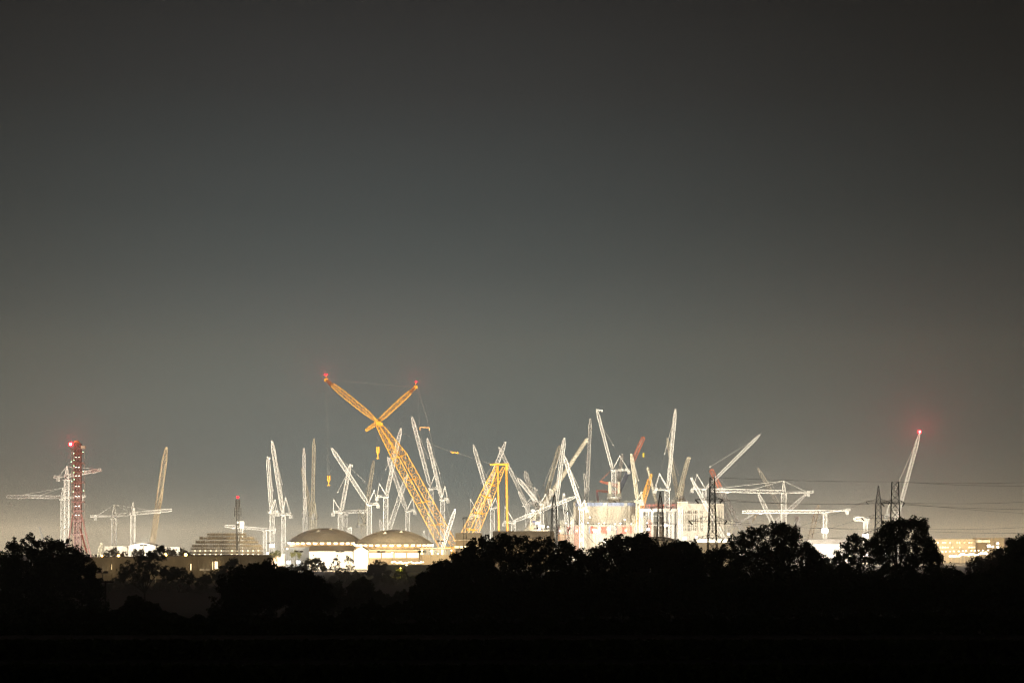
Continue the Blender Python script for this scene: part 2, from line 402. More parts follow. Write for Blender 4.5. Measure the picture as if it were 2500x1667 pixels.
# gable end block facing the viewer
def gable_front(label, name, px0, px1, y_eave, y_ridge, Y, depth, wm, rm):
    g0 = ground(Y) - .3; x0, x1 = xx(px0, Y), xx(px1, Y); xm = (x0 + x1) / 2; ze = zz(y_eave, Y); zr = zz(y_ridge, Y)
    t = thing(name, label, 'shed', (xm, Y, g0 + .3))
    part('gable_wall', MB().prism([(x0, Y, g0), (x1, Y, g0), (x1, Y, ze), (xm, Y, zr), (x0, Y, ze)], (0, .3, 0)), wm, t)
    part('gable_wall', MB().prism([(x0, Y + depth, g0), (x1, Y + depth, g0), (x1, Y + depth, ze), (xm, Y + depth, zr), (x0, Y + depth, ze)], (0, .3, 0)), wm, t)
    for xe in (x0 + .15, x1 - .15): part('wall', MB().box((xe, Y + depth / 2, (g0 + ze) / 2), (.3, depth - .4, ze - g0)), wm, t)
    for xa in (x0 - .7, x1 + .7):
        part('roof', MB().prism([(xa, Y - .7, ze - .2), (xm, Y - .7, zr + .1), (xm, Y - .7, zr + .4), (xa, Y - .7, ze + .1)], (0, depth + 1.4, 0)), rm, t)
    n = max(2, int((x1 - x0) / 3.0))
    for i in range(1, n):
        xi = x0 + (x1 - x0) * i / n; zi = ze + (zr - ze) * (1 - abs(xi - xm) / ((x1 - x0) / 2))
        part('cladding_rib', MB().box((xi, Y - .06, (g0 + zi) / 2), (.22, .12, zi - g0 - .3)), wm, t)
    return t
t = gable_front('tall white shed with its pointed gable glaring white, before the nearer dome', 'gabled_shed', 864, 899, 1344, 1334, 1944, 24, WCLAD, CLAD)
for px in (868, 882, 894):
    p = at(px, 1379, 1932); l = part('wall_lamp', MB().box(p, (1.2, .6, .6)), E_WHITE, t)
    lamp('POINT', p + Vector((0, -1.0, .8)), 30000, (1.0, .88, .66), l, .6)

# low beige annexe and glazed block beside the nearer dome
def flat_block(label, name, px0, px1, y_top, Y, depth, wm, rm, bays=0, cat='building', parapet=.6):
    g0 = ground(Y) - .3; x0, x1 = xx(px0, Y), xx(px1, Y); zt = zz(y_top, Y)
    t = thing(name, label, cat, ((x0 + x1) / 2, Y, g0 + .3))
    part('wall', MB().box(((x0 + x1) / 2, Y + depth / 2, (g0 + zt) / 2), (x1 - x0, depth, zt - g0)), wm, t)
    part('roof', MB().box(((x0 + x1) / 2, Y + depth / 2, zt + parapet / 2), (x1 - x0 + .8, depth + .8, parapet)), rm, t)
    for i in range(1, bays):
        part('cladding_rib', MB().box((x0 + (x1 - x0) * i / bays, Y - .06, (g0 + zt) / 2), (.25, .12, zt - g0 - .1)), wm, t)
    return t, x0, x1, g0, zt
t, x0, x1, g0, zt = flat_block('low beige block with a pale lit strip along the nearer dome wall', 'low_block', 900, 1024, 1344, 1945, 10, CLAD, ROOF, 10)
for i in range(4):
    c = Vector((x0 + (x1 - x0) * (i + .5) / 4, 1944.9, zt - 4.2)); part('lit_panel', MB().box(c, ((x1 - x0) / 4 - 1.2, .12, 4.4)), WCLAD, t)
    lamp('POINT', c + Vector((0, -3, 2.5)), 4200, (1.0, .78, .45), t, .5)
t, x0, x1, g0, zt = flat_block('glazed two storey block with dim lit windows right of the low beige block'.replace('right of', 'next to'), 'glazed_block', 1026, 1100, 1339, 1940, 14, CLAD, ROOF, 0)
for i in range(9):
    c = Vector((x0 + (x1 - x0) * (i + .5) / 9, 1939.9, zt - 3.0)); w = part('window', MB().box(c, (2.2, .1, 4.6)), GLASS if i % 3 else E_WIN, t)
    part('frame', MB().box(c + Vector((1.25, -.06, 0)), (.25, .12, 4.8)).box(c + Vector((0, -.06, 2.4)), (2.6, .12, .25)), CLAD, w)
p = at(1069, 1351, 1936); l = part('wall_lamp', MB().ball(p, .9, 8, 6), E_GREEN, t); lamp('POINT', p + Vector((0, -1.5, 0)), 6000, (.8, 1.0, .75), l, .4)

# grey roofs behind the trees
t, *_ = gable_shed('small grey pitched roof shed under the yellow back mast', 'grey_roof_shed', 1113, 1174, 1318, 1301.5, 1990, 30, CLAD, ROOF)
for i in range(6):
    part('window', MB().box(at(1101 + 12 * i + 14, 1335, 1989.7), (3.6, .3, 2.0)), E_WIN, t)
gable_shed('long grey pitched roof shed between yellow tubes and the first pylon', 'grey_roof_shed', 1205, 1352, 1315, 1297, 2050, 40, CLAD, ROOF)
R_ = 62 * K * 2040; c_ = at(1603, 1325, 2040); zt_ = zz(1309, 2040); g0_ = ground(2040)
t = thing('domed_store', 'low grey dome rising behind dark trees under the pointed pylon', 'storage dome', (c_.x, 2040, g0_))
part('roof', MB().lathe((c_.x, 2040, 0), [(R_, zt_ - 9), (R_ * .85, zt_ - 4.6), (R_ * .65, zt_ - 2.0), (R_ * .4, zt_ - .6), (R_ * .2, zt_ - .1), (.05, zt_)], 48), ROOF, t, smooth=True)
part('wall', MB().lathe((c_.x, 2040, 0), [(R_ - .6, g0_ - .5), (R_ - .6, zt_ - 9)], 48), CLAD, t)
t, x0, x1, g0, zt = flat_block('flat grey roofed store behind the lattice pylon foot', 'flat_roof_store', 1704, 1790, 1326, 2030, 30, ROOF, ROOF, 8)
t, x0, x1, g0, zt = flat_block('white cabin row glowing above the flat grey store', 'cabin_row', 1700, 1782, 1317, 2090, 12, WCLAD, WCLAD, 9)
for i in range(4): lamp('POINT', (x0 + (x1 - x0) * (i + .5) / 4, 2082, zt - 2), 14000, (1, .9, .7), t, .6)

# ------------------------------------------------------------------ long dark shed with lit doorways
g0 = ground(1560) - .5; A = at(180, 1366, 1480); B = at(662, 1354, 1660); zt = 30.6
A.z = B.z = 0; u = (B - A).normalized(); nrm = Vector((u.y, -u.x, 0)); mid = (A + B) / 2; L = (B - A).length
if nrm.y > 0: nrm = -nrm
t = thing('long_dark_shed', 'long low dark shed with flat roof and two glowing doorways', 'shed', (mid.x, mid.y, g0 + .5))
part('wall', MB().box(mid - nrm * 15 + Vector((0, 0, (g0 + zt) / 2)), (L, 30, zt - g0), u), DARKCLAD, t)
part('roof', MB().box(mid - nrm * 15 + Vector((0, 0, zt + .35)), (L + 1, 31, .7), u), DARKCLAD, t)
for i in range(1, 40):
    part('cladding_rib', MB().box(A + u * (L * i / 40) + nrm * .1 + Vector((0, 0, (g0 + zt) / 2)), (.35, .2, zt - g0), u), DARKCLAD, t)
def on_wall(px):
    k = (px - 1250) * K; s = (k * A.y - A.x) / (u.x - k * u.y); return A + u * s
for px, py0, py1, wpx, m_ in ((465, 1376, 1391, 4.5, E_WIN2), (527, 1370, 1388, 12, E_WIN2), (518.5, 1370, 1390, 4, E_WIN), (272, 1377, 1390, 3.5, E_WIN)):
    c = on_wall(px); Y = c.y; c.z = (zz(py0, Y) + zz(py1, Y)) / 2; w = wpx * K * Y; h = (py1 - py0) * K * Y
    d = part('lit_doorway', MB().box(c + nrm * .12, (w, .1, h), u), m_, t)
    part('door_frame', MB().box(c + nrm * .25 + Vector((0, 0, h / 2 + .2)), (w + .8, .5, .4), u).box(c + nrm * .25 + u * (w / 2 + .2), (.4, .5, h), u).box(c + nrm * .25 - u * (w / 2 + .2), (.4, .5, h), u), DARKCLAD, d)
    lamp('POINT', c + nrm * 4, 900 * wpx / 4, (1.0, .72, .35), d, .5)
G_ST = 'amber lamps along the dark shed roof'
for px, py, lb, s in ((257, 1360, 'small amber lamp on the shed roof under the leaning pale boom', .6), (297, 1359.5, 'amber lamp on the shed roof below the left hammerhead pair'.replace('left ', ''), .8),
                   (411.5, 1359, 'bright amber lamp beside the bushy tree top', 1.1), (461, 1358, 'bright amber lamp above the narrow glowing doorway', 1.1), (661, 1358, 'small white lamp at the far corner of the dark shed', .8)):
    c = on_wall(px); p = c - nrm * 3; base = Vector((p.x, p.y, zt + .7)); p.z = zz(py, p.y)
    if p.z < base.z + 1: p.z = base.z + 1.2
    o = thing('roof_lamp', lb, 'lamp', base, G_ST)
    part('pole', MB().tube(base, p, .12, n=6), STEEL, o)
    part('lamp_head', MB().ball(p, 1.1 * s, 8, 6), E_WHITE if px > 600 else E_AMBER, o)
    lamp('POINT', p + Vector((0, 0, 1.2)), 5000 * s, (1.0, .6, .2) if px < 600 else (1, .9, .7), o, .5)

# ------------------------------------------------------------------ stepped scaffold structure with rows of lamps
Y = 1900; g0 = ground(Y)
t = thing('scaffold_stack', 'wide stepped scaffold with netted decks and rows of tiny lamps', 'scaffold', (xx(553, Y), Y + 8, g0))
tiers = [(506, 600, 1301.5, 1306.5), (487.5, 621, 1310.5, 1316), (478, 630, 1320, 1325.5), (469, 639, 1330, 1334.5), (466, 642, 1338, 1341), (464, 642, 1346.5, 1350), (462, 644, 1355, 1358)]
for k, (a, b, ya, yb) in enumerate(tiers):
    x0, x1 = xx(a, Y), xx(b, Y); za, zb = zz(ya, Y), zz(yb, Y)
    part('deck', MB().box(((x0 + x1) / 2, Y + 9, zb - .1), (x1 - x0, 20, .3)), SCAF, t)
    n = 14 - k // 2
    for i in range(n):
        xa, xb = x0 + (x1 - x0) * i / n, x0 + (x1 - x0) * (i + 1) / n
        part('net_panel', MB().box(((xa + xb) / 2, Y - 1.05, (za + zb) / 2 + .15), (xb - xa - .25, .08, (za - zb) * (.92 if (i * 7 + k * 3) % 5 else .55))), NET, t)
    nx = 30; zl = zz(tiers[k + 1][2], Y) - .0 if k < 6 else g0
    fr3 = [MB(), MB(), MB()]; f = fr3[0]
    for i in range(nx + 1):
        xp = x0 + (x1 - x0) * i / nx
        for f3, yy in zip(fr3, (Y - .9, Y + 6, Y + 18)): f3.beam((xp, yy, zz(tiers[k + 1][3], Y) if k < 6 else g0), (xp, yy, za + (1.2 if i % 4 == 0 else 0)), .16)
        if i < nx and i % 2 == 0: f.beam((xp, Y - .9, zl), (xp + (x1 - x0) / nx, Y - .9, zb), .12)
    for f3 in fr3: part('scaffold_frame', f3, SCAF, t)
    if k >= 4:
        for i in range(13):
            if i == 6: continue
            p = Vector((x0 + (x1 - x0) * (i + .8) / 13.6, Y - 1.4, zz(yb, Y) - 1.0))
            part('lamp', MB().box(p, (1.0, .3, .32)), E_WARM if k < 6 else E_AMBER, t)

# ------------------------------------------------------------------ round concrete building under construction
Y = 2440; cx = xx(1480, Y); R1 = 56.0; R2 = 36.8; zr = zz(1280, Y - R1); z2 = zz(1234, Y - R2); z3 = zz(1226.5, Y - R2); g0 = ground(Y)
t = thing('round_concrete_building', 'huge round concrete drum under construction with a blue rim', 'building', (cx, Y, g0))
part('drum_wall', MB().lathe((cx, Y, 0), [(R2, zr - 6), (R2, z2)], 96), CONC, t, smooth=True)
jn = MB()
for i in range(1, 9):
    zj = zr + (z2 - zr) * i / 9; jn.lathe((cx, Y, 0), [(R2 + .02, zj), (R2 + .10, zj + .1), (R2 + .02, zj + .2)], 96)
part('pour_joint', jn, CONC2, t)
part('drum_top', MB().lathe((cx, Y, 0), [(R2 + .1, z2), (R2 + .1, z2 - .3), (R2 - 1.5, z2 - .3), (R2 - 1.5, z2 - 30)], 96), CONC, t)
for i in range(48):
    a0 = 2 * math.pi * i / 48; a1 = a0 + 2 * math.pi / 48 - .012
    if math.sin((a0 + a1) / 2) > .35: continue
    zb = z3 + .6 * math.sin(i * 1.7) * .5
    part('formwork_panel', MB().lathe((cx, Y, 0), [(R2 + .25, z2 - .5), (R2 + .7, z2 - .5), (R2 + .7, zb), (R2 + .25, zb), (R2 + .25, z2 - .5)], 2, a0, a1), PALEBLUE if i % 5 else GREYW, t)
sb = MB()
for i in range(160):
    a = 2 * math.pi * i / 160; r = R2 - .7
    sb.beam((cx + r * math.cos(a), Y + r * math.sin(a), z2), (cx + r * math.cos(a), Y + r * math.sin(a), z3 + 1.6 + 1.3 * ((i * 37) % 7) / 7), .16)
part('starter_bar', sb, CREAM, t, 'stuff')
pl = at(1536, 1250, Y - R2)
part('downpipe', MB().box((xx(1535.5, Y - R2 + 6), Y - R2 * .88, (z2 + zr) / 2), (1.1, 1.2, z2 - zr)), CONC, t)
xl = xx(1404, Y); part('stair_tower', MB().box((xl, Y - 9, (zr + z3) / 2), (4.5, 5, z3 - zr + 2)), CONC2, t)
rc = at(1492, 1275, Y - R2 - .6); part('recess_lintel', MB().box(rc + Vector((0, -.2, 2.6)), (23, 1.8, .7)), CONC2, t)
part('recess_panel', MB().box(rc + Vector((0, -.1, 0)), (22, 1.2, 4.4)), CONC2, t)
# lower ring
part('ring_wall', MB().lathe((cx, Y, 0), [(R1, g0 - 1), (R1, zr - 10.5), (R1 - .1, zr - 10.5)], 96), CONC2, t, smooth=False)
part('ring_deck', MB().lathe((cx, Y, 0), [(R1 - .2, zr - 10.5), (R1 - .2, zr - .4), (R2 + .1, zr - .4)], 96), CONC2, t)
rnd = random.Random(4)
for i in range(80):
    a0 = math.pi + math.pi * i / 80; a1 = a0 + math.pi / 80 - .006
    if math.sin((a0 + a1) / 2) > -.1: continue
    r = rnd.random(); run = math.sin(i * .41) + .5 * math.sin(i * 1.3 + 1); m_ = REDP if run > -.15 and r < .88 else (CONC2 if r < .7 else (WCLAD if r < .9 else PALEBLUE))
    ztop = zr - 1.8 - rnd.random() * 1.2
    part('formwork_panel', MB().lathe((cx, Y, 0), [(R1 + .2, zr - 9.8), (R1 + .8, zr - 9.8), (R1 + .8, ztop), (R1 + .2, ztop), (R1 + .2, zr - 9.8)], 1, a0, a1), m_, t)
    if i % 3 == 0:
        am = (a0 + a1) / 2; q = Vector((cx + (R1 + .7) * math.cos(am), Y + (R1 + .7) * math.sin(am), 0))
        part('rail_post', MB().beam(q + Vector((0, 0, zr - 2)), q + Vector((0, 0, zr + 1.3)), .2), GREYW, t)
for z_ in (zr - 10.2, zr - 5.9, zr + .9):
    part('walkway_rail', MB().lathe((cx, Y, 0), [(R1 + 1.0, z_), (R1 + 1.25, z_), (R1 + 1.25, z_ + .25), (R1 + 1.0, z_ + .25)], 80, math.pi * 1.02, math.pi * 1.98), GREYW, t)
for px in list(range(1366, 1600, 13)):
    k = (px - 1480) * K * Y / (R1 + 1.5)
    if abs(k) > .985: continue
    a = -math.acos(max(-1, min(1, k)))
    hgt = zr + (1.2 if (px // 13) % 3 else -6.8) + rnd.uniform(-.8, .8)
    p = Vector((cx + (R1 + 1.6) * math.cos(a), Y + (R1 + 1.6) * math.sin(a), hgt))
    s = rnd.uniform(.7, 1.5)
    l = part('work_lamp', MB().box(p, (1.3 * s, .7, .9 * s)), E_WHITE, t)
    lamp('POINT', p + Vector((0, -2.2, .5)), 6000 * s, (1.0, .90, .72), l, .8)
# spoked fan-shaped hatch
c = at(1493, 1294, Y - R1 - 2.6); r = 6.0
t2 = thing('fan_hatch', 'white spoked half round hatch frame on the ring of the concrete drum', 'hatch', c - Vector((0, 0, 6)))
for i in range(6):
    a0 = math.pi * (i + .06) / 6; a1 = math.pi * (i + .94) / 6
    part('fan_panel', MB().prism([c + Vector((1.0 * math.cos((a0 + a1) / 2), 0, 1.0 * math.sin((a0 + a1) / 2)))] + [c + Vector((r * math.cos(a0 + (a1 - a0) * k / 4), 0, r * math.sin(a0 + (a1 - a0) * k / 4))) for k in range(5)], (0, .4, 0)), WCLAD, t2)
for i in range(7):
    a = math.pi * i / 6; part('spoke', MB().beam(c + Vector((0, -.3, 0)), c + Vector((r * 1.05 * math.cos(a), -.3, r * 1.05 * math.sin(a))), .35), STEEL, t2)
rm = MB()
for i in range(16):
    a, b = math.pi * i / 16, math.pi * (i + 1) / 16
    rm.beam(c + Vector((r * 1.06 * math.cos(a), -.3, r * 1.06 * math.sin(a))), c + Vector((r * 1.06 * math.cos(b), -.3, r * 1.06 * math.sin(b))), .4)
part('rim', rm, STEEL, t2); part('stand', MB().box(c + Vector((0, .6, -3)), (10, 1.4, 6)), CONC2, t2)
# star bright lamp on the ring and general drum light
def work_light(px, py, Y, label, s=1.6, pw=60000, col=(1, .9, .72), m_=None, group=None, zb=None, name='work_light'):
    p = at(px, py, Y); b = Vector((p.x, p.y, ground(Y) if zb is None else zb)); b.z = min(b.z, p.z - .5)
    o = thing(name, label, 'lamp', b, group)
    part('pole', MB().tube(b, p, .16, .12, n=6), STEEL, o)
    part('lamp_head', MB().box(p, (1.5 * s, .8, 1.1 * s)), m_ or E_WHITE, o)
    if pw: lamp('POINT', p + Vector((0, -1.3 - s, 0)), pw, col, o, 1.0)
work_light(1454, 1296, 2376, 'dazzling white work lamp in front of the red formwork band', 3.0, 45000)
work_light(1421, 1317, 2376, 'white work lamp glaring before the pale concrete base wall', 2.4, 14000)
work_light(1475, 1322, 2370, 'white work lamp half hidden by a tree top below the round drum', 2.0, 14000)
work_light(1583, 1292, 2372, 'cool white work lamp beside the tree top under the red truss', 2.2, 26000, (.75, .87, 1.0), E_COOL)
work_light(1440, 1262, 2340, 'white work lamp on a tall pole before the round drum wall', .9, 52000, (1, .82, .52))
work_light(1525, 1268, 2340, 'white work lamp on a tall pole beside the drum downpipe', .9, 52000, (1, .82, .52))

# ------------------------------------------------------------------ open steel frame and slotted concrete building
Y = 2400; g0 = ground(Y)
t = thing('steel_frame_hall', 'open pale steel frame hall with a red truss beside the round drum', 'building', (xx(1606, Y), Y, g0))
zt, zm, zb_ = zz(1231.5, Y), zz(1241, Y), zz(1249, Y)
tr = MB().lattice((xx(1562, Y), Y, (zt + zm) / 2), (xx(1654, Y), Y, (zt + zm) / 2), [(0, zt - zm), (1, zt - zm)], 5.5, .42, .3)
part('roof_truss', tr, REDP, t)
part('roof_beam', MB().box((xx(1608, Y), Y, (zm + zb_) / 2), (xx(1654, Y) - xx(1562, Y), 8, zm - zb_)), WCLAD, t)
for a, b in ((1562, 1570), (1576, 1578.3), (1581, 1585), (1588.5, 1595), (1606, 1609), (1621, 1626), (1642, 1646), (1650, 1655)):
    part('column', MB().box((xx((a + b) / 2, Y), Y, (zb_ + g0) / 2), ((b - a) * K * Y, 6, zb_ - g0)), WCLAD, t)
for py in (1258.5, 1281): part('cross_beam', MB().box((xx(1608, Y), Y + 1, zz(py, Y)), (xx(1654, Y) - xx(1562, Y), 1.0, .7 if py < 1270 else 1.4)), WCLAD, t)
part('lower_wall', MB().box((xx(1608, Y), Y + 3.6, (zz(1285, Y) + g0) / 2), (xx(1654, Y) - xx(1562, Y), 1.0, zz(1285, Y) - g0)), CLAD, t)
Y = 2380; g0 = ground(Y)
t = thing('slotted_concrete_building', 'tall pale concrete building with narrow window slots behind the large pylon', 'building', (xx(1710, Y), Y + 8, g0))
X = lambda p: xx(p, Y)
ops = [(1662, 1664.5), (1667, 1669), (1672, 1674), (1676.5, 1678.5), (1680, 1685.5), (1687, 1689), (1692.5, 1694.5), (1696.5, 1700.5), (1702, 1703.2), (1709, 1710.5), (1712.5, 1715.5), (1732, 1734), (1739, 1741), (1750, 1752), (1754, 1757), (1761, 1763)]
rows = [(1245.5, 1253.5), (1257, 1278.5), (1281.5, 1285), (1287.5, 1295)]
ztop = zz(1229, Y)
edges = [1653] + [e for o in ops for e in o] + [1767]
for i in range(0, len(edges), 2):
    a, b = edges[i], edges[i + 1]
    part('pier', MB().box(((X(a) + X(b)) / 2, Y + .6, (ztop + g0) / 2), (X(b) - X(a), 1.2, ztop - g0)), CONC2, t)
lev = [1229] + [e for r in rows for e in r] + [1372]
for i in range(0, len(lev), 2):
    za, zb2 = zz(lev[i], Y), zz(lev[i + 1], Y)
    part('floor_band', MB().box((X(1710), Y + .7, (za + zb2) / 2), (X(1766.5) - X(1653.5), 1.1, za - zb2)), CONC2, t)
for k, z_ in enumerate((1243, 1255.5, 1280, 1286, 1297)):
    part('floor_slab', MB().box((X(1710), Y + 9, zz(z_, Y)), (X(1764) - X(1656), 15, .6)), CONC, t)
part('back_wall', MB().box((X(1710), Y + 17, (zz(1235, Y) + g0) / 2), (X(1764) - X(1656), .6, zz(1235, Y) - g0)), CONC, t)
part('parapet_block', MB().box((X(1667), Y + 4, ztop + 1.2), (X(1680) - X(1654), 7, 2.4)), CONC2, t)
for px in range(1684, 1766, 6): part('rail_post', MB().beam((X(px), Y, ztop), (X(px), Y, ztop + 1.6 + (px % 4) * .3), .22), GREYW, t)
part('walkway_rail', MB().box((X(1724), Y, ztop + 1.2), (X(1766) - X(1682), .2, .2)), GREYW, t)
sc = []
for px in (1769, 1775, 1781, 1787):
    for yy in (Y - 3, Y + 6): sc.append(MB().beam((X(px), yy, g0), (X(px), yy, zz(1262 + (px % 7) * 3, Y)), .35))
o = thing('scaffold_tower', 'pale scaffold tower at the side of the slotted concrete building', 'scaffold', (X(1778), Y + 1, g0)); [part('scaffold_pole', p_, CREAM, o) for p_ in sc]
for k in range(8): part('scaffold_deck', MB().box(((X(1769) + X(1787)) / 2, Y + 1.5, zz(1272 + 9 * k, Y)), (X(1787) - X(1769), 9, .25)), CREAM, o)
work_light(1625, 1282, 2330, 'white work lamp glaring in front of the open steel frame hall', 2.2, 80000)
work_light(1672, 1313, 2330, 'cool white work lamp low in front of the slotted concrete building', 2.2, 60000, (.85, .92, 1.0), E_COOL)
work_light(1700, 1311, 2330, 'second cool white work lamp at the foot of the slotted building', 1.6, 45000, (.9, .94, 1.0), E_COOL)
work_light(1727, 1317, 2300, 'round warm lamp shining through the lattice foot of the large pylon', 1.6, 40000)
work_light(1779, 1303, 2330, 'white work lamp on the scaffold tower beside the slotted building', 1.8, 50000)
# busy work deck with machinery left of the drum
Y = 2330; g0 = ground(Y)
t = thing('plant_deck', 'work deck stacked with dark tanks and pale cabins behind the first pylon', 'work platform', (xx(1318, Y), Y, g0))
part('deck', MB().box((xx(1318, Y), Y, zz(1294, Y)), (xx(1338, Y) - xx(1290, Y), 10, .6)), SCAF, t)
part('support', MB().box((xx(1318, Y), Y, (zz(1295, Y) + g0) / 2), (18, 8, zz(1295, Y) - g0)), CONC, t)
part('tank', MB().box(at(1297, 1289, Y - 2), (5.0, 4, 4.6)), mat('brown_tank', (.16, .13, .07), .6), t)
part('tank', MB().tube(at(1304, 1273, Y - 2) + Vector((-1.6, 0, 0)), at(1304, 1273, Y - 2) + Vector((1.6, 0, 0)), 1.5), mat('navy_tank', (.05, .05, .10), .5), t)
part('cabin', MB().box(at(1312, 1276, Y), (4.6, 3, 3.4)), CREAM, t); part('cabin', MB().box(at(1322, 1285, Y), (7, 3, 3.2)), CREAM, t)
part('hopper', MB().prism([at(1296, 1243, Y), at(1306, 1243, Y), at(1303, 1252, Y), at(1299, 1252, Y)], (0, 4, 0)), GREYW, t)
part('access_frame', MB().lattice(at(1301, 1294, Y), at(1301, 1252, Y), [(0, 5), (1, 5)], 4, .35, .25), CREAM, t)
work_light(1316, 1292, 2322, 'white work lamp glaring on the deck of tanks behind the first pylon', 2.0, 60000)
work_light(1338, 1286, 2322, 'small white work lamp above the deck of tanks and cabins', 1.2, 40000)
# orange scaffold left of the base wall
Y = 2372
o = thing('scaffold_tower', 'orange scaffold against the pale base wall of the drum', 'scaffold', (xx(1381, Y), Y, ground(Y))); OSC = mat('orange_scaffold', (.55, .24, .08), .6)
for px in range(1364, 1400, 5): part('scaffold_pole', MB().beam((xx(px, Y), Y, ground(Y)), (xx(px, Y), Y, zz(1303, Y)), .4), OSC, o)
for py in (1306, 1312, 1318, 1325): part('scaffold_deck', MB().box((xx(1381, Y), Y, zz(py, Y)), (xx(1400, Y) - xx(1362, Y), 1, .4)), OSC, o)

def scaff(px, y0, y1, Y, wpx, label, m=None):
    b = gy(px, Y); b.z = min(zz(y1, Y), zz(y0, Y) - 4); zt = zz(y0, Y); w = wpx * K * Y
    o = thing('scaffold_tower', label, 'scaffold', b, 'scaffold towers round the concrete buildings')
    part('scaffold_frame', MB().lattice(b, Vector((b.x, Y, zt)), [(0, w), (1, w)], 2.6, .32, .22, 4, (0, 1, 0), 1.0, True), m or CREAM, o)
    for k in range(int((zt - b.z) / 5.2)): part('scaffold_deck', MB().box(Vector((b.x, Y, b.z + 5.2 * (k + .8))), (w * 1.15, w * 1.1, .3)), m or CREAM, o)
    part('top_rail', MB().box(Vector((b.x, Y, zt + 1.1)), (w * 1.1, w, .2)), GREYW, o)
SALM = mat('salmon_primer', (.55, .22, .15), .6)
for a_ in ((1372, 1272, 1340, 2375, 9, 'pale scaffold tower at the shadowed end of the drum ring'), (1396, 1262, 1340, 2372, 7, 'slim pale scaffold tower beside the drum stair tower'), (1408, 1284, 1345, 2366, 10, 'salmon scaffold tower low before the drum ring', SALM),
           (1462, 1286, 1345, 2362, 8, 'pale scaffold tower rising past the dazzling drum lamp'), (1512, 1283, 1345, 2366, 9, 'salmon scaffold tower beside the fan shaped hatch', SALM), (1534, 1270, 1345, 2370, 8, 'pale scaffold tower below the drum downpipe'),
           (1546, 1258, 1345, 2362, 6, 'slim pale scaffold tower at the sunken shoulder of the drum'.replace('sunken ', '')), (1569, 1262, 1345, 2370, 11, 'broad pale scaffold tower between drum and red truss hall'), (1586, 1268, 1345, 2366, 8, 'salmon scaffold tower under the red truss', SALM),
           (1637, 1252, 1345, 2366, 9, 'white scaffold tower before the red truss hall columns', WHITE), (1661, 1238, 1345, 2360, 11, 'bright white scaffold tower at the corner of the slotted building', WHITE), (1748, 1240, 1345, 2368, 9, 'pale scaffold tower on the slotted building beyond the large pylon')):
    scaff(*a_)
# ------------------------------------------------------------------ blue lit hall, amber wall, far white halls, right hand compound
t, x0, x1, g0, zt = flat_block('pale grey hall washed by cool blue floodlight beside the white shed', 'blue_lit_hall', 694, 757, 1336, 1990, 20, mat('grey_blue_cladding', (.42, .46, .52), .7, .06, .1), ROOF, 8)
G_C = 'cool white floodlights before the blue lit hall'
work_light(704.7, 1372, 1930, 'dazzling cool white floodlight at the amber wall end of the blue lit hall', 2.2, 110000, (.72, .86, 1.0), E_COOL, G_C)
work_light(727.7, 1371.5, 1930, 'dazzling cool white floodlight near the round bush, before the blue lit hall', 2.2, 110000, (.72, .86, 1.0), E_COOL, G_C)
work_light(701, 1339, 1960, 'small white lamp on a pole at the end of the half hidden dome', .9, 9000)
work_light(664.5, 1331, 2090, 'dazzling white lamp at the foot of the luffing crane beside the stepped scaffold', 3.0, 200000)
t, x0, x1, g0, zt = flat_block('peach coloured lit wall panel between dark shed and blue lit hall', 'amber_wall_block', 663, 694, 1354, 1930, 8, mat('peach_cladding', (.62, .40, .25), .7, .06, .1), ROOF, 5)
work_light(674, 1372, 1915, 'amber lamp before the peach coloured wall', 1.0, 14000, (1, .68, .35), E_WARM)
def arched_tent(label, px0, px1, y_e, y_r, Y):
    g0 = ground(Y); x0, x1 = xx(px0, Y), xx(px1, Y); ze, zr = zz(y_e, Y), zz(y_r, Y); n = 12
    t = thing('white_tent_hall', label, 'tent', ((x0 + x1) / 2, Y, g0))
    pr = [(x0 + (x1 - x0) * i / n, ze + (zr - ze) * math.sin(math.pi * i / n) ** .8) for i in range(n + 1)]
    part('tent_front', MB().prism([(x0, Y, g0), (x1, Y, g0)] + [(a, Y, b) for a, b in reversed(pr)], (0, .3, 0)), WCLAD, t)
    for i in range(n):
        (a, b), (c, d) = pr[i], pr[i + 1]
        part('roof_panel', MB().prism([(a, Y - .5, b), (c, Y - .5, d), (c, Y - .5, d + .25), (a, Y - .5, b + .25)], (0, 40, 0)), WCLAD, t)
    for s in (.12, .37, .63, .88): lamp('POINT', (x0 + (x1 - x0) * s, Y - 7, g0 + 8), 70000, (1, .88, .65), t, .6)
arched_tent('white arched tent hall glowing under the leaning yellow lattice crane', 313, 379, 1333, 1326, 2300)
t, x0, x1, g0, zt = flat_block('long low white hall with lit front between far hazy trees', 'low_white_hall', 255, 312, 1334, 2320, 14, WCLAD, WCLAD, 10)
for i in range(5): lamp('POINT', (x0 + (x1 - x0) * (i + .5) / 5, 2314, zt - 2), 15000, (1, .85, .55), t, .5)
t, x0, x1, g0, zt = flat_block('low white hall glowing beside the arched tent hall', 'low_white_hall', 381, 439, 1336, 2330, 14, WCLAD, WCLAD, 10)
for i in range(5): lamp('POINT', (x0 + (x1 - x0) * (i + .5) / 5, 2324, zt - 2), 22000, (1, .85, .55), t, .5)
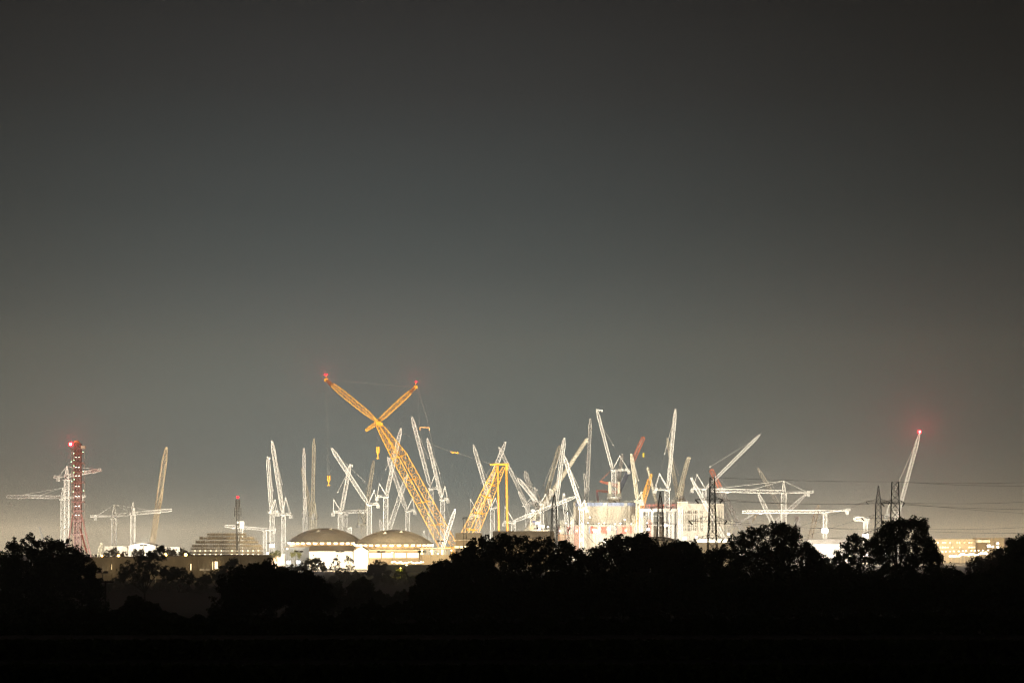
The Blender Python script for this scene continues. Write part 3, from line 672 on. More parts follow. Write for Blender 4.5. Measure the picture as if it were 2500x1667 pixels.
# hall glaring white right of the widest tree
Y = 2250
t, g0, zt = gable_shed('white hall glaring through the gap between the two widest trees', 'white_hall', 1972, 2078, 1328, 1317, Y, 30, WCLAD, WCLAD); x0, x1 = xx(1972, Y), xx(2078, Y)
for i in range(5): lamp('POINT', (x0 + (x1 - x0) * (i + .5) / 5, Y - 9, g0 + 4 + (i % 2) * 3), 30000, (.95, .97, 1.0) if i < 4 else (1, .9, .7), t, .8)
G_S = 'glaring lamps in the gap between the two widest trees'
work_light(2014, 1295, 2200, 'dazzling white lamp on the mast of the flat top crane by the widest tree', 4.2, 600000, (1, .86, .66), None, G_S)
work_light(2113, 1308, 2200, 'dazzling amber white lamp above the airy tree beside the two pylons', 3.8, 500000, (1, .78, .5), None, G_S)
for px, py, lb in ((2106, 1355, 'white lamp glaring through the airy tree, at the trunk gap'), (2117, 1354, 'white lamp glaring through the airy tree, closest to the dense crown'), (2158, 1353, 'white lamp glaring through the lower dense crown'), (2052, 1352, 'white lamp at the edge of the airy tree'), (2033, 1357, 'white lamp low before the glaring white hall')):
    work_light(px, py, 2180, lb, 2.4, 220000, (1, .92, .76), None, G_S)
# compound at the far side
Y = 2280
t, x0, x1, g0, zt = flat_block('long two storey office block with lit windows beyond the dense crowned tree', 'office_block', 2280, 2382, 1317, Y, 18, OFFICE, OFFICE, 0)
rnd = random.Random(8)
for r_, py in enumerate((1324, 1335.5)):
    for i in range(17):
        p = at(2284 + i * 5.9, py, Y - .1)
        w = part('window', MB().box(p, (1.1 + rnd.random(), .12, 1.3 + .4 * rnd.random())), E_WIN2 if rnd.random() < .27 else (E_WIN if rnd.random() < .2 else OFFICE), t)
        part('sill', MB().box(p + Vector((0, -.15, -.95)), (1.9, .3, .15)), CLAD, w)
for i in range(8): lamp('POINT', (x0 + (x1 - x0) * (i + .5) / 8, Y - 8, zt - 6), 8000, (1, .75, .42), t, .5)
t, x0, x1, g0, zt = flat_block('taller office block with a row of narrow lit windows beside the amber car park', 'office_block', 2384, 2452, 1314, Y + 20, 18, OFFICE, OFFICE, 0)
for i in range(11):
    p = at(2382 + i * 3.0 + 3, 1320.5, Y + 19.9); part('window', MB().box(p, (.8, .12, 2.4)), E_WIN2, t)
for i in range(4): lamp('POINT', (x0 + (x1 - x0) * (i + .5) / 4, Y + 8, zt - 8), 9000, (1, .75, .42), t, .5)
t, x0, x1, g0, zt = flat_block('dim beige block with one lamp at the edge of the compound', 'office_block', 2454, 2480, 1313.5, Y + 40, 18, OFFICE, OFFICE, 3)
work_light(2414, 1332, 2240, 'dazzling white floodlight in front of the taller office block', 2.2, 60000, (1, .88, .66))
work_light(2424, 1334, 2240, 'white lamp close beside the dazzling compound floodlight', 1.3, 20000, (1, .88, .66))
work_light(2436, 1326, 2240, 'white lamp high on a pole by the dim beige block', 1.5, 20000, (1, .88, .66))
work_light(2436, 1335, 2240, 'white lamp lower on the pole by the dim beige block', 1.4, 20000, (1, .88, .66))
G_CP = 'amber lamps over the compound car park'
rnd = random.Random(12)
for i in range(30):
    px = 2319 + i * 3.1 + rnd.uniform(-1, 1); py = 1357 - (px - 2319) * .085 + rnd.uniform(-2.5, 2.5)
    work_light(px, py, 2150 + rnd.uniform(0, 60), 'small warm lamp in the crowded bright strip below the office blocks', rnd.uniform(.7, 1.5), 14000 if i % 6 == 3 else 0, (1, .75, .4), E_WARM, G_CP)
for i in range(12):
    px = 2300 + i * 10 + rnd.uniform(-2, 2)
    work_light(px, 1346 - (px - 2300) * .03, 2240, 'small warm lamp on a pole before the office blocks', .8, 0, (1, .75, .4), E_WARM, 'warm pole lamps before the office blocks')
for i in range(10):
    px = 2428 + i * 4.6
    work_light(px, 1350 - (px - 2428) * .26 + rnd.uniform(-1.5, 1.5), 2200, 'small amber lamp in the rising row at the edge of the compound', .8, 0, (1, .7, .3), E_AMBER, 'amber lamps rising towards the edge tree')
# car park between trees and domes
for i in range(16):
    px = 958 + i * 5.1 + rnd.uniform(-1.5, 1.5)
    work_light(px, 1372.5 + rnd.uniform(-2.5, 2), 1880, 'small warm lamp in the row below the nearer dome', rnd.uniform(.5, 1.1), 4500 if i % 4 == 1 else 0, (1, .74, .4), E_WARM, 'warm lamps in the lane below the nearer dome')
for px, py, lb in ((867, 1374, 'slim street lamp before the glaring gable'), (862, 1379, 'slim street lamp beside the airy twin tree'), (992.5, 1379, 'slim street lamp beside the yellow lit bush'), (958, 1348, 'slim street lamp before the pale strip of the low beige block'), (1102, 1343, 'slim street lamp at the end of the glazed block'), (1052, 1345, 'slim street lamp before the glazed block'),
                   (744, 1393, 'yellow lamp shining through dark bushes below the round bush'), (830, 1391, 'yellow lamp post glowing inside the airy twin tree'), (876, 1386, 'amber lamp in the yellow lit grass')):
    work_light(px, py, 1700, lb, .6, 1800, (1, .8, .3), E_WARM, name='street_lamp')
t, *_ = flat_block('low dark wall below the warm lamp row', 'low_wall', 898, 1060, 1380, 1800, 3, ASPH, ASPH, 0, 'wall')
# lime lit bush lamp is in the tree section
# slim dark flood poles
for px, py, lb in ((1132, 1263.5, 'slim dark lamp pole before the yellow back mast, the shorter of two'), (1138.5, 1263, 'slim dark lamp pole before the yellow back mast, with the wider head')):
    Y = 1700; b = gy(px, Y); p = at(px, py, Y); o = thing('lamp_pole', lb, 'lamp pole', b, 'slim dark lamp poles')
    part('pole', MB().tube(b, p, .28, .16, 8), STEEL, o); part('lamp_head', MB().box(p, (2.2, .6, .7)).box(p + Vector((-.8, 0, -1.0)), (.7, .5, .5)), STEEL, o)

# ------------------------------------------------------------------ crane builders
LEG, BRC = 0.58, 0.27
G_T = 'tower cranes over the construction site'
def u2(dx, dy):
    l = math.hypot(dx, dy); return Vector((dx / l, dy / l, 0)) if l > 1e-6 else Vector((0, 1, 0))
def tower(t, px, Y, ztop, wpx, col, g, cross=False):
    w = wpx * K * Y * .9; p = at(px, 0, Y); p.z = g
    q = p.copy(); q.z = ztop
    m = part('mast', MB().lattice(p, q, [(0, w), (1, w)], w * .82, LEG * 1.15, BRC, 4, (0, 1, 0), 1.0, cross), col, t)
    part('climbing_ladder', MB().beam(p + Vector((0, .3, 0)), q + Vector((0, .3, 0)), .5, .12), col, m)
    part('foundation', MB().box(p + Vector((0, 0, .5)), (w * 1.8, w * 1.8, 1.4)), CONC, t)
    return q
def cab(t, c, u, col):
    s = Vector((u.y, -u.x, 0))
    if s.y > 0: s = -s
    c = c + s * 2.9 + u * 1.6
    cb = part('operator_cab', MB().box(c, (2.4, 1.9, 2.5), u), col, t)
    part('window', MB().box(c + u * 1.22 + Vector((0, 0, .3)), (.06, 1.6, 1.4), u).box(c + s * .97 + Vector((0, 0, .35)), (1.7, .06, 1.2), u), GLASS, cb)
def rope_hook(t, T, py, Y, col):
    if py is None: return
    h = T.copy(); h.z = zz(py, Y)
    part('hoist_rope', MB().beam(T, h, .09), ROPE, t)
    part('hook_block', MB().box(h, (1.0, .7, 1.4)).beam(h, h - Vector((0, 0, 1.6)), .35), col, t)
def ballast(t, c, u, n, size, col=BALLAST):
    for i in range(n):
        part('counterweight', MB().box(c + u * ((i - (n - 1) / 2) * (size[0] + .12)), size, u), col, t)

def luffer(label, Y, mx, mtop, foot, tip, atop, dy=0.0, mw=12, jw=9, back=11.0, pend=.55, col=WHITE, hook=None, cwt=True, head=0, base=None, jcol=None, mast=True, beacon=None, nw=.62):
    g = ground(Y) if base is None else base
    t = thing('luffing_tower_crane', label, 'crane', (xx(mx, Y), Y, g), G_T)
    zt = zz(mtop, Y); top = tower(t, mx, Y, zt, mw, col, g) if mast else Vector((xx(mx, Y), Y, zt))
    F = at(foot[0], foot[1], Y); T = at(tip[0], tip[1], Y); u = u2(T.x - F.x, dy); s = Vector((-u.y, u.x, 0)); jc = jcol or col
    r = abs(u.x); F = F + Vector((0, 0, 0)); F.y = Y
    T.y = Y + dy
    T = Vector((T.x * (Y + dy) / Y, T.y, EYE + (T.z - EYE) * (Y + dy) / Y))
    w = mw * K * Y
    part('slewing_ring', MB().tube(top - Vector((0, 0, .2)), top + Vector((0, 0, .9)), w * .52, w * .52, 12), col, t)
    p1 = top - u * back + Vector((0, 0, 1.4)); p0 = top + u * 3.2 + Vector((0, 0, 1.4))
    dk = part('machinery_deck', MB().box((p0 + p1) / 2, ((p0 - p1).length, 4.6, .9), u), col, t)
    rl = MB()
    for sd in (-2.2, 2.2):
        for hgt in (.9, 1.8): rl.beam(p0 + s * sd + Vector((0, 0, hgt)), p1 + s * sd + Vector((0, 0, hgt)), .14)
        for i in range(6): q = p0.lerp(p1, i / 5) + s * sd; rl.beam(q, q + Vector((0, 0, 1.8)), .14)
    part('railing', rl, col, dk)
    m = p1.lerp(p0, .38); part('winch', MB().tube(m - s * 1.6 + Vector((0, 0, 1.5)), m + s * 1.6 + Vector((0, 0, 1.5)), 1.1, n=10), GREYW, t)
    part('power_unit', MB().box(p1.lerp(p0, .16) + Vector((0, 0, 1.6)), (2.6, 3.2, 2.2), u), GREYW, t)
    if cwt: ballast(t, p1 + u * .6 - Vector((0, 0, 1.9)), u, 3, (1.1, 3.6, 3.8))
    cab(t, top + Vector((0, 0, 2.6)), u, col)
    # A-frame
    A = at(atop[0], atop[1], Y)
    k = (top.x - A.x) / u.x if abs(u.x) > .3 else 6.0
    A = Vector((A.x, Y - u.y * k, A.z)) if abs(u.x) > .3 else Vector((A.x, Y - u.y * 6, A.z))
    af = MB()
    for sd in (-1.7, 1.7):
        af.beam(top + u * 1.6 + s * sd + Vector((0, 0, 1.8)), A + s * sd * .4, .75); af.beam(A + s * sd * .4, p1 + u * 1.0 + s * sd + Vector((0, 0, .4)), .42)
    for i in (1, 2, 3, 4):
        f_ = i / 5; q = (top + u * 1.6 + Vector((0, 0, 1.8))).lerp(A, f_); af.beam(q + s * 1.7 * (1 - .6 * f_), q - s * 1.7 * (1 - .6 * f_), .3)
    part('a_frame', af, col, t); part('sheave_head', MB().tube(A - s * .9, A + s * .9, .8, n=10), col, t)
    # jib
    j = jw * K * Y * .92; d = (T - F).normalized(); L = (T - F).length
    n_ = d.cross(s).normalized()
    if n_.z < 0: n_ = -n_
    part('jib', MB().lattice(F, T, [(0, j * .55), (.06, j), (.90, j), (1, j * .35)], j * .95, LEG, BRC, 4, n_, 1.0), jc, t)
    part('jib_foot', MB().box(F, (1.2, 3.4, 1.2), u).beam(F + Vector((0, 0, -.2)), top + u * 1.2 + Vector((0, 0, 1.2)), 1.3), col, t)
    hd = MB().box(T, (1.6, 2.0, 1.4), d, n_).tube(T - s * 1.0, T + s * 1.0, .75, n=8)
    if head: hd.beam(T, T + u * head * .9 + Vector((0, 0, -.6)), 1.0).beam(T - d * 3 + n_ * .8, T + u * head, .5).box(T + u * head - Vector((0, 0, 1.2)), (1.5, 1.4, 2.4))
    part('jib_head', hd, jc, t)
    # pendant bars and luffing rope
    P = F + d * (L * pend) + n_ * j * .45; Nn = P.lerp(A, nw)
    pb = MB()
    for sd in (-.5, .5): pb.beam(P + s * sd, Nn + s * sd, .2)
    part('pendant_bar', pb, PALEROPE, t); part('pendant_block', MB().ball(Nn, .8, 8, 5), col, t)
    part('luffing_rope', MB().beam(Nn, A, .16), ROPE, t)
    rope_hook(t, T, hook, Y + dy, col)
    if beacon: bc = part('beacon', MB().ball(T + Vector((0, 0, beacon)), 1.15 * beacon, 10, 6), E_RED, t); part('bulb', MB().ball(T + Vector((0, -1.5, beacon)), 1.2, 10, 6), E_CORE, bc); lamp('POINT', T + Vector((0, 0, 2 + beacon * 2)), 220000 * beacon, (1, .05, .06), bc, 1)
    return t

def hammer(label, Y, mx, mtop, apex, jend, jroot, cend, dy=0.0, mw=12, jw=7, ties=(.45, .8), cwx=None, col=WHITE, base=None, flat=False, name=None):
    g = ground(Y) if base is None else base
    t = thing(name or ('flat_top_tower_crane' if flat else 'hammerhead_tower_crane'), label, 'crane', (xx(mx, Y), Y, g), G_T)
    zt = zz(mtop, Y); top = tower(t, mx, Y, zt, mw, col, g); w = mw * K * Y
    J = at(jend[0], jend[1], Y + dy); u = u2(J.x - top.x, dy); s = Vector((-u.y, u.x, 0))
    zr = zz(jroot, Y); F = Vector((top.x, Y, zr)); j = jw * K * Y
    part('slewing_ring', MB().tube(top - Vector((0, 0, .3)), top + Vector((0, 0, max(.9, zr - zt - j * .5))), w * .5, w * .45, 12), col, t)
    part('slew_platform', MB().box(top + Vector((0, 0, .4)), (w * 1.7, w * 1.4, .4), u), col, t)
    part('jib', MB().lattice(F, J, [(0, j), (.97, j * .95), (1, j * .7)], j * 1.0, LEG, BRC, 3, (0, 0, 1), 1.0), col, t)
    part('trolley', MB().box(F.lerp(J, .78) - Vector((0, 0, j * .5 + .7)), (3.0, 2.4, .9), u), col, t)
    C = at(cend[0], cend[1], Y); lc = (top.x - C.x) / u.x if abs(u.x) > .25 else 14.0
    C = Vector((F.x, F.y, C.z)) - u * abs(lc); c0 = Vector((F.x, F.y, zr - j * .3))
    part('counter_jib', MB().beam(c0 + s * 1.1, C + s * 1.1, .5, .9, True).beam(c0 - s * 1.1, C - s * 1.1, .5, .9, True).box((c0 + C) / 2 + Vector((0, 0, .5)), ((c0 - C).length, 2.4, .18), (C - c0)), col, t)
    rl = MB()
    for sd in (-1.2, 1.2):
        rl.beam(c0 + s * sd + Vector((0, 0, 1.6)), C + s * sd + Vector((0, 0, 1.6)), .13)
        for i in range(6): q = c0.lerp(C, i / 5) + s * sd; rl.beam(q, q + Vector((0, 0, 1.6)), .13)
    part('railing', rl, col, t)
    cf = .78
    if cwx: cf = min(.95, max(.3, abs((cwx - mx) / (cend[0] - mx + 1e-6))))
    cc = c0.lerp(C, cf); ballast(t, cc - Vector((0, 0, 2.0)), u, 3, (1.0, 2.8, 4.4))
    part('winch', MB().box(c0.lerp(C, cf) + Vector((0, 0, 1.4)), (3.0, 2.0, 1.8), u), GREYW, t); part('control_box', MB().box(c0.lerp(C, .97) + Vector((0, 0, 1.8)), (.9, 2.2, 2.4), u), GREYW, t)
    cab(t, top + Vector((0, 0, 1.6)), u, col)
    if not flat:
        A = at(apex[0], apex[1], Y); A.y = Y; A.x = F.x
        hw = w * .8
        part('tower_head', MB().lattice(Vector((F.x, Y, zr - j * .3)), A, [(0, hw), (1, .6)], 3.2, .55, .3, 4, (0, 1, 0)), col, t)
        tb = MB()
        for f_ in ties: tb.beam(A, F.lerp(J, f_) + Vector((0, 0, j * .5)), .28)
        for sd in (-1, 1): tb.beam(A, c0.lerp(C, cf * .97) + s * sd + Vector((0, 0, .6)), .26)
        part('tie_bar', tb, col, t)
    else:
        tb = MB(); q = c0.lerp(C, .9) + Vector((0, 0, .8)); tb.beam(F + Vector((0, 0, j * .5)), q + s, .3).beam(F + Vector((0, 0, j * .5)), q - s, .3)
        part('tie_bar', tb, col, t)
    return t

def boom_crane(label, Y, foot, tip, w, col, mast=None, mcol=None, dy=0.0, name='crawler_crane', sec=4, head=True, tipcol=None, solid=False, hook=None, hookcol=None, bands=None, pend=None, pw=.15):
    """crawler crane: carbody, tracks, boom from the ground to tip; mast = (px, py) of a back mast top"""
    g = ground(Y); F = at(foot[0], foot[1], Y); T = at(tip[0], tip[1], Y)
    zf = g + 2.6
    if F.z > zf: F = T + (F - T) * ((T.z - zf) / (T.z - F.z))      # run the boom on down to its machine
    T.y += dy; u = u2(T.x - F.x, dy); s = Vector((-u.y, u.x, 0))
    t = thing(name, label, 'crane', (F.x, Y, g), 'crawler cranes standing among the tower cranes')
    for sd in (-1, 1):
        part('track', MB().box(Vector((F.x, Y, g + .8)) - u * 2 + s * sd * 3.2, (9, 1.3, 1.6), u), STEEL, t)
    part('machine_house', MB().box(Vector((F.x, Y, g + 2.6)) - u * 4, (8, 4.6, 2.4), u), col, t)
    ballast(t, Vector((F.x, Y, g + 2.8)) - u * 8.6, u, 2, (1.1, 5, 3.0))
    j = w * K * Y; L = (T - F).length; d = (T - F).normalized(); n_ = d.cross(s).normalized()
    if solid:
        b = MB(); 
        for i in range(4):
            r0 = j * .5 * (1 - .06 * i); b.tube(F.lerp(T, i / 4), F.lerp(T, (i + 1) / 4 + (.02 if i < 3 else 0)), r0, r0 * .98, 10)
        part('telescopic_boom', b, col, t)
    elif bands:
        for (f0, f1, cm) in bands:
            part('boom_section', MB().lattice(F.lerp(T, f0), F.lerp(T, f1), [(0, j * (.6 if f0 == 0 else 1)), (.1, j), (1, j)], j * .85, LEG * (1.7 if cm is BLUE else 1.1), BRC * (2.2 if cm is BLUE else 1.2), sec, n_), cm, t)
    else:
        part('boom', MB().lattice(F, T, [(0, j * .5), (.12, j), (.88, j), (1, j * .4)], j * .9, LEG * .9, BRC, sec, n_), col, t)
    if head: part('boom_head', MB().box(T, (2.2, j * .7, 1.6), d, n_).tube(T - s * .9 + n_ * .8, T + s * .9 + n_ * .8, .8, n=8), tipcol or col, t)
    if mast:
        M_ = at(mast[0], mast[1], Y); jm = j * .6
        part('back_mast', MB().lattice(F - u * 1.5, M_, [(0, jm * .5), (.15, jm), (.85, jm), (1, jm * .4)], jm, LEG * .8, BRC, 4, n_), mcol or col, t)
        part('pendant_bar', MB().beam(M_, T if pend is None else F.lerp(T, pend), .22).beam(M_, Vector((F.x, Y, g + 3.5)) - u * 8, .3), PALEROPE, t)
    else:
        G_ = F - u * 5 + Vector((0, 0, 7)); part('gantry', MB().beam(F - u * 2, G_, .5).beam(G_, F - u * 7, .4), col, t)
        part('pendant_bar', MB().beam(G_, T - d * 2, pw), PALEROPE if pw < .3 else WHITE, t)
    rope_hook(t, T, hook, Y, hookcol or col)
    if hookcol:
        h = Vector((T.x, T.y, zz(hook, Y))); part('hook_block', MB().tube(h + Vector((0, -.8, .9)), h + Vector((0, .8, .9)), 1.5, n=10).tube(h + Vector((0, -.8, -1.8)), h + Vector((0, .8, -1.8)), 1.25, n=10), hookcol, t)
    return t

# ------------------------------------------------------------------ the giant yellow ring crane
Y = 2330
def cl(px, py, dy=0.0): p = at(px, py, Y); p.y += dy; return p
g = ground(Y)
big = thing('ring_crane', 'giant orange yellow ring crane with crossed jib and strut above a leaning boom', 'crane', (xx(1112, Y), Y, g))
big['group'] = 'crawler cranes standing among the tower cranes'; del big['group']
kk = K * Y; P_ = lambda v: v * kk
BL, BB = .75, .36
def twin(name, a0, a1, b0, b1, wa, wb, dya, dyb):
    pass
fl, ml, hl_ = cl(1097, 1366, -6), cl(966, 1118, -6), cl(922, 1038, -2)
fr, mr, hr = cl(1128, 1366, 6), cl(985, 1110, 6), cl(929, 1036, 2)
for a, b, c in ((fl, ml, hl_), (fr, mr, hr)):
    m = part('main_boom', MB().lattice(a, b, [(0, P_(8)), (.10, P_(16)), (1, P_(16))], P_(17), BL, BB, 4, (0, 1, 0), .8)
             .lattice(b, c, [(0, P_(16)), (.8, P_(10)), (1, P_(6))], P_(13), BL, BB, 4, (0, 1, 0), .8), YELLOW, big)
cb_ = MB()
for f_ in (.12, .34, .56, .78, 1.0):
    p, q = fl.lerp(ml, f_), fr.lerp(mr, f_); cb_.beam(p, q, 1.6, 1.0, True)
part('boom_cross_beam', cb_, YELLOW, big)
H = cl(924, 1033)
part('boom_head', MB().box(H, (P_(11), 7, P_(9))).box(H + Vector((P_(6), 0, -P_(5))), (P_(9), 5, P_(4))).tube(H + Vector((P_(8), -3, -P_(1))), H + Vector((P_(8), 3, -P_(1))), P_(3)), YELLOW, big)
JT = cl(797, 928, -8)
part('jib', MB().lattice(cl(922, 1029, -3), JT, [(0, P_(4)), (.22, P_(13)), (.72, P_(14)), (1, P_(4))], P_(13), .7, .34, 4, (0, 1, 0), .9)
     .beam(cl(922, 1029, -3), JT, .55), YELLOW, big)
ST = cl(1015, 943, 8)
part('strut', MB().lattice(cl(922, 1030, 2), ST, [(0, P_(4)), (.15, P_(10)), (.7, P_(11)), (1, P_(4))], P_(12), .7, .34, 4, (0, 1, 0), .9).lattice(cl(922, 1031), cl(893, 1051), [(0, P_(9)), (1, P_(5))], P_(7), .6, .4, 4, (0, 1, 0)), YELLOW, big)
for p, lx in ((JT, -1), (ST, 1)):
    hd = part('jib_head', MB().box(p + Vector((lx * P_(1.5), 0, -P_(1))), (P_(4), 3, P_(7))).beam(p, p + Vector((lx * -.5, 0, P_(11))), .5).box(p + Vector((-lx * P_(3), 0, P_(2))), (P_(5), 2, P_(2.5))), YELLOW, big)
    bp = p + Vector((0, 0, P_(12))); b_ = part('beacon', MB().ball(bp - Vector((.9, 0, 0)), 1.0, 10, 6).ball(bp + Vector((.9, 0, 0)), 1.0, 10, 6) if lx < 0 else MB().ball(bp, 1.1, 10, 6), E_RED, big)
    lamp('POINT', bp + Vector((0, -1, 2.5)), 120000, (1, .05, .05), b_, 1.0)
part('jib_end_band', MB().lattice(cl(812, 941, -8), JT + Vector((P_(2), 0, -P_(1))), [(0, P_(9.5)), (1, P_(4.5))], P_(4), .5, .45, 4, (0, 1, 0)), MASTRED, big)
part('strut_end_band', MB().lattice(cl(1001, 956, 7), cl(1012, 946, 8), [(0, P_(8)), (1, P_(5))], P_(4), .5, .45, 4, (0, 1, 0)), MASTRED, big)
rp = MB(); 
for sd in (-.8, .8): rp.beam(JT + Vector((P_(4), sd, P_(1))), cl(905, 936) + Vector((0, sd, 0)), .14).beam(cl(905, 936) + Vector((0, sd, 0)), ST + Vector((0, sd, -P_(2))), .14)
part('jib_stay', rp, ROPE, big)
sp0, sp1 = cl(1024.5, 1042, 8), cl(1047.5, 1042.5, 8)
part('spreader_bar', MB().beam(sp0, sp1, 1.1, .9, True).box(sp0 - Vector((0, 0, P_(4))), (.9, .9, P_(8))).box(sp1 - Vector((0, 0, P_(4))), (.9, .9, P_(8))), mat('spreader_orange', (.7, .36, .12), .5), big)
part('luffing_rope', MB().beam(ST + Vector((P_(4), 0, -P_(3))), sp1, .30).beam(ST + Vector((P_(3), 0, -P_(3))), sp0, .16).beam(sp1 - Vector((0, 0, P_(8))), cl(1059, 1104, 8), .34).beam(cl(1059, 1104, 8), cl(1112, 1322, 4), .26).beam(sp0 - Vector((0, 0, P_(8))), cl(1050, 1176, 6), .22), ROPE, big)
BH0, BH1 = cl(1203, 1134, -4), cl(1236, 1133, 4)
blk = cl(1111, 1105.5)
bs = MB()
for sd in (-1.2, 1.2): bs.beam(cl(934, 1039, sd), blk + Vector((-P_(8), sd, P_(2))), .22).beam(blk + Vector((P_(8), sd, -P_(1))), BH0 + Vector((0, sd, 0)), .24)
part('boom_stay', bs, ROPE, big)
part('stay_sheave', MB().tube(blk + Vector((-P_(6), -1, P_(1))), blk + Vector((-P_(6), 1, P_(1))), P_(2.6), n=10).tube(blk + Vector((P_(6), -1, 0)), blk + Vector((P_(6), 1, 0)), P_(2.4), n=10).beam(blk + Vector((-P_(11), 0, P_(3))), blk + Vector((P_(10), 0, -P_(1))), .9), YELLOW, big)
for bx, by0, by1, fromp in ((804, 1161, 1186, JT), (922.5, 1090, 1120, H)):
    rp = MB()
    for dx in (-P_(2.6), -P_(.9), P_(.9), P_(2.6)): rp.beam(fromp + Vector((dx * .7, 0, -P_(3))), cl(bx, by0) + Vector((dx, fromp.y - Y, 0)), .08)
    part('hoist_rope', rp, ROPE, big)
    c = cl(bx, (by0 + by1) / 2); c.y = fromp.y; hh = P_(by1 - by0)
    part('hook_block', MB().box(c + Vector((-P_(2.4), 0, hh * .28)), (P_(3.4), 3, hh * .42)).box(c + Vector((P_(2.4), 0, hh * .28)), (P_(3.4), 3, hh * .42)).prism([c + Vector((-P_(4.2), -1.2, hh * .1)), c + Vector((P_(4.2), -1.2, hh * .1)), c + Vector((P_(1.6), -1.2, -hh * .14)), c + Vector((-P_(1.6), -1.2, -hh * .14))], (0, 2.4, 0)).box(c + Vector((0, 0, -hh * .26)), (P_(2.2), 1.8, hh * .26)).prism([c + Vector((-P_(1.3), -.8, -hh * .36)), c + Vector((P_(1.3), -.8, -hh * .36)), c + Vector((P_(4), -.8, -hh * .46)), c + Vector((P_(3.2), -.8, -hh * .5)), c + Vector((-P_(3.2), -.8, -hh * .5)), c + Vector((-P_(4), -.8, -hh * .46))], (0, 1.6, 0)), YELLOW, big)
# back mast, counterweight hangers and ring
bfl, bfr = cl(1103, 1366, -7), cl(1134, 1366, 7)
for a, b, c in ((bfl, cl(1194, 1180, -5), cl(1212, 1140, -4)), (bfr, cl(1208, 1186, 5), cl(1230, 1140, 4))):
    part('back_mast', MB().lattice(a, b, [(0, P_(9)), (.1, P_(15)), (1, P_(15))], P_(17), BL, BB, 4, (0, 1, 0), .8).lattice(b, c, [(0, P_(15)), (1, P_(6))], P_(13), BL, BB, 4, (0, 1, 0), .8), YELLOW, big)
cb_ = MB()
for f_ in (.16, .4, .62, .84, 1.0): cb_.beam(bfl.lerp(cl(1194, 1180, -5), f_), bfr.lerp(cl(1208, 1186, 5), f_), 2.0, 1.4, True)
part('mast_cross_beam', cb_, YELLOW, big)
part('mast_head_beam', MB().beam(cl(1197, 1134, -4), cl(1241, 1133, 4), P_(4.6), P_(5), True).box(cl(1199, 1134, -4), (P_(6), 3, P_(4))).box(cl(1238, 1140, 4), (P_(6), 3, P_(10))), YELLOW, big)
for px0, px1, dy_, w in ((1215, 1219.5, -4, 5.2), (1236, 1240, 4, 6.0)):
    p, q = cl(px0, 1137, dy_), cl(px1, 1362, dy_); b = MB(); nseg = 6
    for i in range(nseg):
        b.tube(p.lerp(q, i / nseg), p.lerp(q, (i + 1) / nseg), P_(w) / 2, n=10); jn_ = p.lerp(q, (i + 1) / nseg); b.tube(jn_ + Vector((0, 0, .8)), jn_ - Vector((0, 0, .8)), P_(w) * .58, n=10)
    part('hanger_tube', b, TUBE, big)
    for i in range(4): part('counterweight', MB().box(Vector((q.x, q.y, g + 1.6 + i * 2.6)), (11, 9, 2.4)), GREYW, big)
part('ring_track', MB().lathe((xx(1115, Y), Y, g), [(22, .3), (24.5, .3), (24.5, 1.7), (22, 1.7), (22, .3)], 40), STEEL, big)
part('slewing_frame', MB().box((xx(1115, Y), Y, g + 2.6), (44, 16, 2.2)), YELLOW, big)

# ------------------------------------------------------------------ luffing tower cranes
luffer('white luffing crane with hooked tip, shorter of the steep pair beside the stepped scaffold', 2320, 664.5, 1254.7, (662.9, 1247), (654, 1116), (672, 1221), 3, 11, 7, 8, .68, head=-2.6)
luffer('white luffing crane whose long jib tops the pair beside the stepped scaffold', 2360, 692.5, 1260, (691, 1252), (664, 1077), (698, 1215.5), 3, 9.5, 8, 9, .72)
luffer('white luffing crane seen end on, upright jib, at the edge of the half hidden dome', 2400, 745, 1256, (743.5, 1249), (742, 1096), (747.5, 1212), 26, 10.5, 6.5, 8, .6)
luffer('pale luffing crane with thin leaning jib crossing the upright jib over the half hidden dome', 2520, 762, 1263, (758.6, 1254), (738, 1144), (768, 1228), 10, 11, 6, 8, .6, col=CREAM)
luffer('cream luffing crane with the tallest upright jib above the half hidden dome', 2470, 767, 1263, (763.5, 1256), (766.7, 1072), (770, 1230), 24, 13, 7, 8, .6, col=CREAM)
luffer('white luffing crane above the half hidden dome, jib crossed by another jib near its tip', 2380, 830.6, 1254.5, (833.5, 1247), (854.5, 1134), (815, 1220), 3, 10.5, 8, 9, .8, head=2.6, nw=.7)
luffer('white luffing crane with jib leaning far over the half hidden dome and bright boxy ballast', 2310, 901.8, 1235, (896, 1226), (810, 1094), (913.7, 1197), 2, 11.5, 9, 10, .8, nw=.72)
luffer('cream luffing crane behind the gap of the two domes, slim steep jib', 2600, 887, 1283, (889, 1275), (912.5, 1125), (876, 1243), 4, 10.5, 7, 7, .7, col=CREAM)
luffer('white luffing crane whose jib passes behind the yellow boom just below its head', 2370, 941.8, 1216.7, (943.5, 1208), (978.4, 1047), (926.5, 1181), 4, 12, 8.5, 11, .72, nw=.6)
luffer('white luffing crane with square ballast over the nearer dome, jib leaning from yellow boom', 2440, 995.7, 1251, (991.5, 1243), (947, 1117), (1007.5, 1216), 4, 10.5, 8, 9, .8, head=-2.4)
luffer('white luffing crane right behind the yellow boom, long slim jib above the spreader bar'.replace('right behind', 'just behind'), 2450, 1052.4, 1196, (1049, 1184), (1006, 1018), (1062, 1157.5), 3, 11.5, 8, 12, .78)
luffer('white luffing crane beside the foot of the yellow boom, green lights on its mast', 2420, 1081, 1223, (1077, 1213), (1043.5, 1071), (1086, 1187.5), 4, 11, 7, 7, .78)
